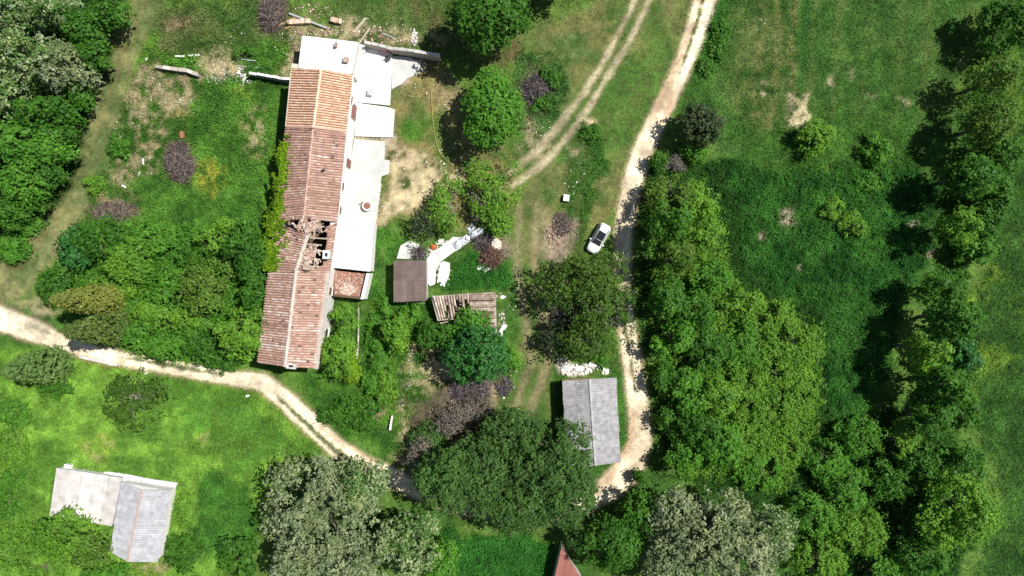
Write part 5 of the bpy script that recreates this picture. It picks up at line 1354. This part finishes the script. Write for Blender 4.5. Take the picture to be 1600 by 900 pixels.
# ------------------------------------------------------------------ the parked car
def build_car():
    px, py = 935.5, 372.5
    an = math.atan2(-43.5, -24.5)
    x0, y0, _ = P(px, py, 0.7)
    ca, sa = math.cos(an), math.sin(an)
    def G(p): return (x0 + p[0] * ca - p[1] * sa, y0 + p[0] * sa + p[1] * ca, p[2])
    o = empty('parked_car', (x0, y0, 0), 'white hatchback with black glass roof parked on the grass by the walnut', 'car')
    # lower body: rings along the length (x, half width, sill z, shoulder z, top z)
    st_ = [(-2.20, 0.62, 0.42, 0.78, 0.90), (-2.12, 0.80, 0.30, 0.82, 1.00), (-1.75, 0.89, 0.24, 0.86, 1.04), (-0.9, 0.91, 0.22, 0.88, 1.02), (0.2, 0.91, 0.22, 0.88, 1.0), (0.9, 0.91, 0.22, 0.86, 0.99), (1.45, 0.89, 0.24, 0.80, 0.93), (1.90, 0.82, 0.28, 0.72, 0.84), (2.12, 0.68, 0.34, 0.64, 0.74), (2.22, 0.46, 0.42, 0.56, 0.64)]
    vs = []; fs = []
    n = 9
    for x, w, zs, zh, zt in st_:
        vs += [G(p) for p in ((x, -w * 0.9, zs), (x, -w, (zs + zh) / 2), (x, -w * 0.97, zh), (x, -w * 0.78, zt), (x, 0, zt + 0.03), (x, w * 0.78, zt), (x, w * 0.97, zh), (x, w, (zs + zh) / 2), (x, w * 0.9, zs))]
    for i in range(len(st_) - 1):
        for j in range(n):
            k = (j + 1) % n; fs.append((i * n + j, i * n + k, (i + 1) * n + k, (i + 1) * n + j))
    fs += [tuple(range(n))[::-1], tuple(range((len(st_) - 1) * n, len(st_) * n))]
    mb = MB(); mb.add(vs, fs); body = mb.build('body', MATS['car_white'], o)
    def soft(q): q.data.polygons.foreach_set('use_smooth', np.ones(len(q.data.polygons), bool)); return q
    soft(body)
    # cabin shell: rear, roof rear, roof front, windscreen foot
    ro = [(-1.98, 0.74, 1.02), (-1.80, 0.66, 1.40), (-1.5, 0.63, 1.52), (-0.7, 0.63, 1.57), (0.25, 0.62, 1.54), (0.95, 0.70, 1.02)]
    vs = [G((x, s_ * w, z)) for x, w, z in ro for s_ in (-1, 0, 1)]
    for i in range(len(ro)): vs[i * 3 + 1] = (vs[i * 3 + 1][0], vs[i * 3 + 1][1], vs[i * 3 + 1][2] + 0.04)
    belt = [G((x, s_ * 0.76, 1.0)) for x in (-1.98, -1.8, -1.5, -0.7, 0.25, 0.95) for s_ in (-1, 1)]
    fs = []
    for i in range(len(ro) - 1):
        fs += [(i * 3, i * 3 + 1, i * 3 + 4, i * 3 + 3), (i * 3 + 1, i * 3 + 2, i * 3 + 5, i * 3 + 4)]
        b0 = 18 + i * 2
        fs += [(i * 3, i * 3 + 3, b0 + 2, b0), (i * 3 + 2, b0 + 1, b0 + 3, i * 3 + 5)]
    mb = MB(); mb.add(vs + belt, fs); roof = soft(mb.build('roof', MATS['car_white'], o))
    def panel(pts, name, mat, parent, lift=0.02):
        a = [Vector(G(p)) for p in pts]; nn = (a[1] - a[0]).cross(a[-1] - a[0]).normalized()
        c = sum(a, Vector()) / len(a)
        if (c - Vector((x0, y0, 0.9))).dot(nn) < 0: nn = -nn
        m_ = MB(); m_.prism([p for p in a], [p + nn * lift for p in a]); return m_.build(name, MATS[mat], parent)
    panel([(0.30, -0.56, 1.555), (0.30, 0.56, 1.555), (0.92, 0.64, 1.085), (0.92, -0.64, 1.085)], 'windscreen', 'windscreen_glass', o, 0.04)
    panel([(-0.95, -0.53, 1.592), (-0.95, 0.53, 1.592), (0.24, 0.54, 1.572), (0.24, -0.54, 1.572)], 'sunroof', 'car_glass', roof, 0.035)
    panel([(-1.99, -0.60, 1.10), (-1.99, 0.60, 1.10), (-1.84, 0.56, 1.41), (-1.84, -0.56, 1.41)], 'rear_window', 'car_glass', o, 0.03)
    for s_ in (-1, 1):
        panel([(-1.65, s_ * 0.745, 1.07), (0.75, s_ * 0.755, 1.07), (0.22, s_ * 0.645, 1.48), (-1.5, s_ * 0.655, 1.46)], 'side_window', 'car_glass', o, 0.025)
        m_ = MB(); m_.beam(G((-1.5, s_ * 0.60, 1.60)), G((0.1, s_ * 0.60, 1.625)), 0.05, 0.05, 0.8); m_.build('roof_rail', MATS['alloy'], roof)
        m_ = MB(); m_.box(G((0.62, s_ * 1.0, 1.02)), (0.16, 0.24, 0.16), an); m_.build('mirror', MATS['car_white'], o)
        panel([(1.80, s_ * 0.83, 0.70), (2.08, s_ * 0.66, 0.68), (2.0, s_ * 0.58, 0.80), (1.74, s_ * 0.70, 0.865)], 'headlight', 'lamp_glass', o, 0.03)
        panel([(-2.13, s_ * 0.80, 0.80), (-2.20, s_ * 0.55, 0.82), (-2.12, s_ * 0.55, 0.98), (-2.02, s_ * 0.80, 0.96)], 'tail_light', 'tail_red', o, 0.03)
        for xw in (-1.33, 1.38):
            m_ = MB(); m_.tube(G((xw, s_ * 0.70, 0.32)), G((xw, s_ * 0.925, 0.32)), 0.33, 0.33, 16); wh = m_.build('wheel', MATS['tyre'], o)
            m_ = MB(); m_.tube(G((xw, s_ * 0.926, 0.32)), G((xw, s_ * 0.945, 0.32)), 0.21, 0.19, 12); m_.build('rim', MATS['alloy'], wh)
    m_ = MB(); m_.beam(G((-1.93, -0.6, 1.50)), G((-1.93, 0.6, 1.50)), 0.22, 0.04); m_.build('spoiler', MATS['car_white'], roof)
    m_ = MB(); m_.beam(G((2.20, -0.42, 0.52)), G((2.20, 0.42, 0.52)), 0.06, 0.16); m_.build('grille', MATS['dark_metal'], o)
build_car()

# ------------------------------------------------------------------ heaps, rubble and yard things
def sticks(name, label, px, py, rx, ry, h, n, mat, seed, cat='brush pile', lmin=0.5, lmax=1.8, r=0.03):
    rng = np.random.default_rng(seed); mb = MB()
    cx, cy, _ = P(px, py, h / 2); rx /= S; ry /= S
    for i in range(n):
        a = rng.uniform(0, 6.28); q = math.sqrt(rng.random())
        x, y = cx + rx * q * math.cos(a), cy + ry * q * math.sin(a)
        z = h * (1 - q * q) * rng.uniform(0.3, 1.0) + 0.06
        d = Vector((rng.normal(), rng.normal(), rng.normal() * 0.35)).normalized() * rng.uniform(lmin, lmax) / 2
        p = Vector((x, y, z)); k = rng.uniform(0.6, 1.6) * r
        e = p + d; s_ = p - d
        if s_.z < 0.02: s_.z = 0.02
        if e.z < 0.02: e.z = 0.02
        mb.tube(s_, e, k, k * 0.5, 4, rng.random())
    return tag(mb.build(name, MATS[mat]), label, cat, kind='stuff')
sticks('brush_pile', 'grey brown heap of cut branches in the left meadow', 278, 252, 23, 32, 1.3, 620, 'dead_twig', 1)
sticks('brush_pile', 'large grey brush heap at the top edge left of the annex', 422, 20, 18, 30, 1.5, 560, 'dead_twig', 2)
sticks('brush_pile', 'dark burnt brush heap beside the round bright tree', 838, 140, 22, 22, 1.1, 480, 'burnt_twig', 3)
sticks('brush_pile', 'reddish brush heap with white sheets below it', 768, 402, 18, 16, 1.1, 420, 'red_twig', 4)
sticks('brush_pile', 'burnt dark heap under the left walnut crown', 882, 498, 22, 30, 1.0, 480, 'burnt_twig', 5)
sticks('brush_pile', 'ashen burnt heap below the blue green tree', 732, 612, 32, 18, 0.7, 480, 'burnt_twig', 6)
sticks('brush_pile', 'small grey ash heap right of the blue green tree', 787, 604, 12, 14, 0.5, 160, 'burnt_twig', 7)
sticks('brush_pile', 'brown uprooted scrub on the earth patch by the mown strip', 178, 330, 40, 16, 0.6, 300, 'dead_twig', 8)
sticks('brush_pile', 'dark twiggy heap behind the pinkish round pad', 755, 378, 16, 12, 0.9, 220, 'burnt_twig', 9)
sticks('brush_pile', 'dark scrap heap on the grey pad above the brown shed', 652, 396, 12, 10, 0.7, 150, 'burnt_twig', 10)
sticks('brush_pile', 'grey twig heap in the rubble left of the car', 878, 350, 14, 18, 0.5, 200, 'dead_twig', 12)
def rubble(name, label, spots, mat, seed, rmin=0.08, rmax=0.3, cat='rubble', dome=0.3):
    rng = np.random.default_rng(seed); mb = MB()
    for px, py, rx, ry, n in spots:
        for i in range(n):
            a = rng.uniform(0, 6.28); q = rng.random() ** 0.6
            x, y, _ = P(px + rx * q * math.cos(a), py + ry * q * math.sin(a)); r_ = rng.uniform(rmin, rmax) * rng.uniform(0.5, 1)
            mb.rock((x, y, dome * (1 - q) + r_ * 0.3 + ground_z(x, y)), r_, rng, rng.random())
    return tag(mb.build(name, MATS[mat]), label, cat, kind='stuff')
rubble('rubble_heap', 'bright white rubble heap above the grey shed', [(903, 577, 26, 8, 150), (885, 580, 8, 6, 20), (945, 580, 5, 4, 10), (925, 572, 14, 6, 30)], 'white_stone', 1, 0.12, 0.4, dome=0.35)
rubble('rubble_heap', 'pale stone rubble left of the broken white wall', [(345, 118, 24, 12, 90), (335, 125, 14, 6, 40)], 'stone', 2, 0.05, 0.18, dome=0.1)
rubble('rubble_heap', 'white broken masonry at the end of the wall by the orange roof', [(377, 120, 9, 16, 70), (388, 128, 5, 4, 12)], 'white_stone', 3, 0.08, 0.24)
rubble('rubble_heap', 'mixed rubble heap left of the parked car', [(866, 372, 16, 22, 150), (872, 350, 10, 12, 40)], 'tile_rubble', 4, 0.05, 0.2, dome=0.15)
rubble('tile_rubble', 'scattered broken tiles along the top wall of the white annex', [(500, 50, 40, 7, 110), (575, 52, 30, 12, 90), (600, 60, 20, 8, 60), (490, 17, 30, 12, 80), (462, 90, 7, 26, 70)], 'tile_rubble', 5, 0.06, 0.2, dome=0.1)
rubble('rubble_heap', 'white stones strewn in the shade of the oak by the garden wall', [(655, 104, 12, 14, 60), (648, 60, 5, 14, 40)], 'white_stone', 6, 0.08, 0.28)
rubble('rubble_heap', 'pink and grey rubble at the foot of the walnut', [(878, 512, 10, 10, 50)], 'tile_rubble', 7)
rubble('rubble_heap', 'white broken slabs between the tarpaulins and brown shed', [(672, 395, 8, 8, 40), (675, 430, 8, 14, 50), (695, 440, 8, 8, 26), (690, 380, 10, 6, 40), (700, 384, 22, 8, 60), (690, 428, 14, 20, 40)], 'white_stone', 8, 0.06, 0.22, dome=0.1)
rubble('rubble_heap', 'fallen stones at the right end of the ruined shed', [(785, 505, 8, 22, 60), (780, 460, 10, 6, 14)], 'stone', 9, 0.06, 0.22, dome=0.1)
rubble('rubble_heap', 'pale rubble edge beside the thin white wall stub', [(628, 628, 7, 14, 60), (634, 600, 8, 14, 40), (645, 555, 10, 14, 40)], 'stone', 10, 0.04, 0.14, dome=0.1)
rubble('rubble_heap', 'stone edge between the middle and grey terraces', [(585, 216, 28, 2, 40), (606, 268, 5, 12, 30), (575, 300, 1, 1, 2)], 'stone', 11, 0.04, 0.12, dome=0.1)
rng_ = np.random.default_rng(91)
sp = [(x, y, 24, 18, 15) for x, y in ((240, 150), (290, 160), (200, 200), (225, 260), (410, 210), (400, 60), (370, 60), (620, 250), (660, 250), (690, 170), (650, 140), (720, 270), (890, 300), (800, 470), (780, 620), (690, 640), (840, 200), (900, 260), (800, 590), (660, 580), (130, 720), (1180, 40), (560, 30), (620, 40), (700, 240), (640, 300), (615, 330), (610, 120), (650, 95), (630, 60), (450, 70), (430, 60), (250, 120), (215, 180), (330, 110), (680, 300))]
rubble('loose_stones', 'small pale stones scattered over the meadow and yard', sp, 'white_stone', 12, 0.05, 0.15, cat='stones', dome=0.0)
rubble('loose_stones', 'dark clods and stones along the dirt track ruts', [(984, 560, 4, 40, 40), (994, 630, 5, 30, 24), (1000, 700, 14, 20, 30), (1075, 80, 6, 40, 20)], 'stone', 13, 0.04, 0.12, cat='stones', dome=0.0)

rg2 = np.random.default_rng(8); mb = MB()
for i in range(120):
    px, py = rg2.uniform(700, 735), rg2.uniform(466, 500)
    x, y, _ = P(px, py, 0.3); mb.box((x, y, rg2.uniform(0.1, 0.5)), (0.42, 0.18, 0.05), M=Matrix.Rotation(rg2.uniform(0, 6.28), 3, 'Z') @ Matrix.Rotation(rg2.normal(0, 0.5), 3, 'X'), a=rg2.random())
tag(mb.build('tile_rubble', MATS['grey_tile']), 'fallen tiles lying inside the ruined shed', 'rubble', kind='stuff')
def plank(p0, p1, w, t, z, mat, label, name='plank', cat='plank', z1=None):
    mb = MB(); mb.beam(P(*p0, z), P(*p1, z1 if z1 is not None else z), w, t, 0.7)
    return tag(mb.build(name, MATS[mat]), label, cat)
plank((553, 51), (572, 28), 0.32, 0.12, 0.1, 'wood_pale', 'pale beam lying in the grass above the white annex')
plank((562, 67), (578, 44), 0.22, 0.10, 0.1, 'wood_pale', 'pale plank leaning on the corner of the white annex', z1=0.12)
plank((452, 21), (511, 44), 0.26, 0.14, 0.32, 'wood_grey', 'long grey green beam lying beside the stacked tiles')
plank((435, 40), (462, 28), 0.26, 0.12, 0.12, 'wood_ochre', 'ochre plank between the brush heap and stacked tiles')
plank((445, 45), (456, 40), 0.2, 0.1, 0.1, 'wood_ochre', 'short ochre plank below the tile stack')
plank((597, 52), (617, 60), 0.16, 0.1, 0.1, 'wood_grey', 'grey pole lying behind the garden wall')
plank((274, 88), (289, 88), 0.22, 0.16, 0.1, 'white_stone', 'left white pipe piece above the ruined wall', 'pipe', 'pipe')
plank((294, 87), (312, 86), 0.26, 0.16, 0.1, 'white_stone', 'right white pipe piece above the ruined wall', 'pipe', 'pipe')
plank((370, 92), (400, 95), 0.14, 0.08, 0.1, 'wood_grey', 'thin grey pole left of the white wall')
plank((372, 103), (412, 106), 0.14, 0.08, 0.1, 'wood_grey', 'thin pale pole just above the white wall')
plank((124, 557), (183, 570), 0.42, 0.20, 0.06, 'old_concrete', 'long concrete kerb beam beside the gravel road', 'kerb_beam', 'beam')
plank((285, 206), (285, 216), 0.5, 0.4, 0.2, 'rust', 'rusty orange plate at the top of the meadow brush heap', 'rusty_plate', 'metal plate')
plank((755, 424), (768, 418), 0.4, 0.06, 0.1, 'white_plastic', 'white sheet under the reddish brush heap, right one', 'white_sheet', 'sheet')
plank((746, 420), (756, 415), 0.5, 0.06, 0.14, 'white_plastic', 'white sheet under the reddish brush heap, left one', 'white_sheet', 'sheet')
plank((782, 520), (790, 507), 0.6, 0.3, 0.2, 'white_stone', 'white lintel block fallen at the ruined shed corner', 'lintel_block', 'block')
plank((620, 472), (664, 474), 0.2, 0.1, 0.12, 'wood_pale', 'pale plank along the lower side of the brown shed')
# white scraps
for (px, py, w, d, rz, lab) in ((224, 252, 0.35, 1.3, 0.1, 'tall white scrap standing out in the meadow'), (216, 273, 0.45, 0.9, -0.4, 'white box scrap in the meadow below the tall one'), (194, 291, 0.9, 0.5, -0.6, 'white bag lying beside the mown strip earth'), (230, 92, 0.6, 0.5, 0.2, 'white stone block at the ruined wall left end'), (118, 352, 0.35, 0.35, 0.3, 'tiny white block at the lower mown strip'), (228, 583, 0.9, 0.35, 0.3, 'white plate in the grass below the gravel road'), (386, 618, 0.7, 0.3, 0.4, 'small white block near the road bend'), (172, 568, 1.0, 0.5, -0.2, 'pale slab at the end of the kerb beam'), (785, 464, 1.0, 0.7, 0.4, 'pale boulder right of the ruined shed'), (652, 460, 0.3, 0.3, 0.1, 'small white block below the white pad')):
    rg = np.random.default_rng(int(px)); mb = MB(); x, y, _ = P(px, py, 0.1)
    mb.rock((x, y, 0.12), 0.5, rg, 0.9, 0.5); o = mb.build('white_block', MATS['white_stone']); o.scale = (w, d, 0.7); o.rotation_euler[2] = rz
    tag(o, lab, 'block')
# boxes with lids: white crate by the rubble
def crate(px, py, w, d, h, mat, label, name, cat, rz=-0.1, z=0.0):
    x, y, _ = P(px, py, z + h); o = empty(name, (x, y, z), label, cat)
    mb = MB(); mb.box((x, y, z + h / 2 - 0.05), (w, d, h), rz, 0.5); mb.build('body', MATS[mat], o)
    mb = MB(); mb.box((x, y, z + h - 0.02), (w + 0.05, d + 0.05, 0.06), rz, 1.0); mb.build('lid', MATS['white_plastic'], o)
    return o
crate(885, 309, 0.75, 0.85, 0.6, 'white_plastic', 'white lidded box standing in the grass left of the track', 'lidded_box', 'box')
# square table with four legs
x, y, _ = P(579, 143.5, 1.0); tb = empty('square_table', (x, y, 0.3), 'small square white table on the top terrace', 'table')
mb = MB(); mb.box((x, y, 1.02), (0.85, 0.9, 0.05), -0.1, 0.5); mb.build('table_top', MATS['pale_sheet'], tb)
for sx in (-1, 1):
    for sy in (-1, 1):
        mb = MB(); mb.tube((x + sx * 0.34, y + sy * 0.36, 0.29), (x + sx * 0.34, y + sy * 0.36, 1.0), 0.03, 0.03, 6); mb.build('leg', MATS['white_plastic'], tb)
# round well with red lid
x, y, _ = P(573.5, 321.5, 1.0); wl = empty('round_well', (x, y, 0.24), 'round well with reddish lid on the grey terrace', 'well')
mb = MB(); mb.tube((x, y, 0.2), (x, y, 1.02), 0.72, 0.68, 20, 0.9); mb.build('well_ring', MATS['white_concrete'], wl)
mb = MB(); mb.tube((x, y, 1.021), (x, y, 1.09), 0.50, 0.48, 20, 0.25); lid = mb.build('lid', MATS['brick'], wl)
mb = MB(); mb.beam((x - 0.3, y + 0.1, 1.11), (x + 0.3, y - 0.1, 1.11), 0.07, 0.05, 0.3); mb.build('handle', MATS['wood_dark'], lid)
mb = MB(); mb.beam((x - 0.62, y + 0.50, 0.2), (x - 0.62, y + 0.50, 1.35), 0.14, 0.14, 0.5); mb.build('post', MATS['brick'], wl)
# dark rounded chair on the terrace, pink slide, scrap beside the wall
def chair(px, py, mat, label, rz):
    x, y, _ = P(px, py, 0.75); o = empty('garden_chair', (x, y, 0.3), label, 'chair')
    R_ = Matrix.Rotation(rz, 3, 'Z')
    def g(p): q = R_ @ Vector(p); return (x + q.x, y + q.y, p[2])
    mb = MB(); mb.box(g((0, 0, 0.74)), (0.55, 0.55, 0.06), rz); mb.build('seat', MATS[mat], o)
    mb = MB(); mb.box(g((0, 0.28, 1.05)), (0.55, 0.06, 0.55), rz); mb.build('backrest', MATS[mat], o)
    for sx in (-1, 1):
        mb = MB(); mb.beam(g((sx * 0.29, -0.25, 0.95)), g((sx * 0.29, 0.26, 0.95)), 0.06, 0.04); mb.build('armrest', MATS[mat], o)
        for sy in (-1, 1):
            mb = MB(); mb.beam(g((sx * 0.25, sy * 0.25, 0.3)), g((sx * 0.25, sy * 0.25, 0.73)), 0.05, 0.05); mb.build('leg', MATS[mat], o)
chair(606, 92, 'dark_metal', 'black chair on the top terrace near the garden wall', 0.5)
chair(567.5, 79, 'white_plastic', 'white chair beside the annex corner', 0.1)
x, y, _ = P(598, 79, 0.5); sl = empty('pink_slide', (x, y, 0.3), 'pink and white toy slide under the garden wall', 'toy')
mb = MB(); mb.prism([(x - 0.7, y + 0.1, 0.3), (x + 0.6, y - 0.25, 0.3), (x + 0.65, y + 0.1, 0.3), (x - 0.65, y + 0.45, 0.3)], [(x - 0.7, y + 0.1, 0.42), (x + 0.6, y - 0.25, 1.0), (x + 0.65, y + 0.1, 1.0), (x - 0.65, y + 0.45, 0.42)], 0.8); mb.build('chute', MATS['pink_plastic'], sl)
mb = MB(); mb.box((x - 0.1, y + 0.52, 0.52), (1.1, 0.22, 0.44), -0.25, 0.9); mb.build('side_panel', MATS['white_plastic'], sl)
mb = MB(); mb.box((x + 0.8, y - 0.15, 0.62), (0.26, 0.42, 0.7), -0.25, 0.4); mb.build('ladder', MATS['pink_plastic'], sl)
# stacked roof tiles
def tile_stack(p0, p1, n, label):
    a, b_ = Vector(P(*p0)), Vector(P(*p1)); o = empty('tile_stack', tuple(a.lerp(b_, 0.5)), label, 'tile stack')
    an = math.atan2(b_.y - a.y, b_.x - a.x); rg = np.random.default_rng(n)
    mb = MB(); mb.beam(a + Vector((0, 0, 0.08)), b_ + Vector((0, 0, 0.08)), 0.7, 0.14, 0.4); mb.build('pallet', MATS['wood_dark'], o)
    for i in range(n):
        c = a.lerp(b_, (i + 0.5) / n); m_ = MB()
        m_.box((c.x, c.y, 0.42 + rg.normal(0, 0.02)), ((b_ - a).length / n * 0.86, 0.62, 0.5), an + rg.normal(0, 0.05), rg.uniform(0.4, 1)); m_.build('tile_bundle', MATS['new_tile' if i % 3 else 'grey_tile'], o)
tile_stack((451, 37), (486, 35), 12, 'long stack of roof tiles beside the grey green beam')
tile_stack((518, 32), (535, 36), 5, 'short stack of roof tiles right of the long stack')
# yellow hose
mb = MB(); hp = [(674, 142), (675, 170), (677, 195), (681, 220), (688, 240), (697, 250), (707, 258)]
for a, b_ in zip(hp[:-1], hp[1:]): mb.tube(P(*a, 0.12), P(*b_, 0.12), 0.035, 0.035, 6)
tag(mb.build('garden_hose', MATS['hose_yellow']), 'yellow hose lying across the yard grass', 'hose')
# tarpaulins over stored goods in a diagonal row
def tarp(pts, h, label, seed, mat='tarp'):
    rg = np.random.default_rng(seed); w = [P(*p)[:2] for p in pts]; n = 12; vs = []; fs = []
    for i in range(n + 1):
        for j in range(n + 1):
            u, v = i / n, j / n; q = lerp(lerp(w[0], w[1], u), lerp(w[3], w[2], u), v)
            e = min(u, 1 - u, v, 1 - v); z = 0.03 + h * min(1, e * 5) * rg.uniform(0.72, 1.1)
            vs.append((q[0] + rg.normal(0, 0.04), q[1] + rg.normal(0, 0.04), z))
    for i in range(n):
        for j in range(n): k = i * (n + 1) + j; fs.append((k, k + 1, k + n + 2, k + n + 1))
    mb = MB()
    for f in fs: pass
    mb.v = vs; mb.f = [list(f) for f in fs]; mb.a = [float(np.clip(rg.normal(0.6, 0.25), 0, 1)) for _ in fs]
    tag(mb.build('tarpaulin', MATS[mat]), label, 'tarpaulin')
tarp([(704, 380), (729, 366), (735, 377), (711, 393)], 0.6, 'grey blue tarpaulin over the middle of the diagonal goods row', 1)
tarp([(731, 364), (752, 353), (757, 362), (737, 375)], 0.6, 'pale tarpaulin at the upper right end of the diagonal goods row', 2)
tarp([(729, 357), (737, 349), (743, 355), (733, 364)], 0.3, 'small grey tarpaulin behind the diagonal goods row', 3)
tarp([(684, 388), (702, 376), (709, 386), (692, 400)], 0.25, 'white tarpaulin at the lower left end of the diagonal goods row', 4, 'white_plastic')
crate(731.5, 371.5, 0.45, 0.45, 0.8, 'dark_metal', 'black square bin between the tarpaulins', 'bin', 'bin')
x, y, _ = P(678, 386, 0.5); mb = MB(); mb.rock((x, y, 0.3), 0.5, np.random.default_rng(3), 0.6, 0.7); tag(mb.build('orange_sack', MATS['orange_plastic']), 'orange red sack beside the white tarpaulin', 'sack')
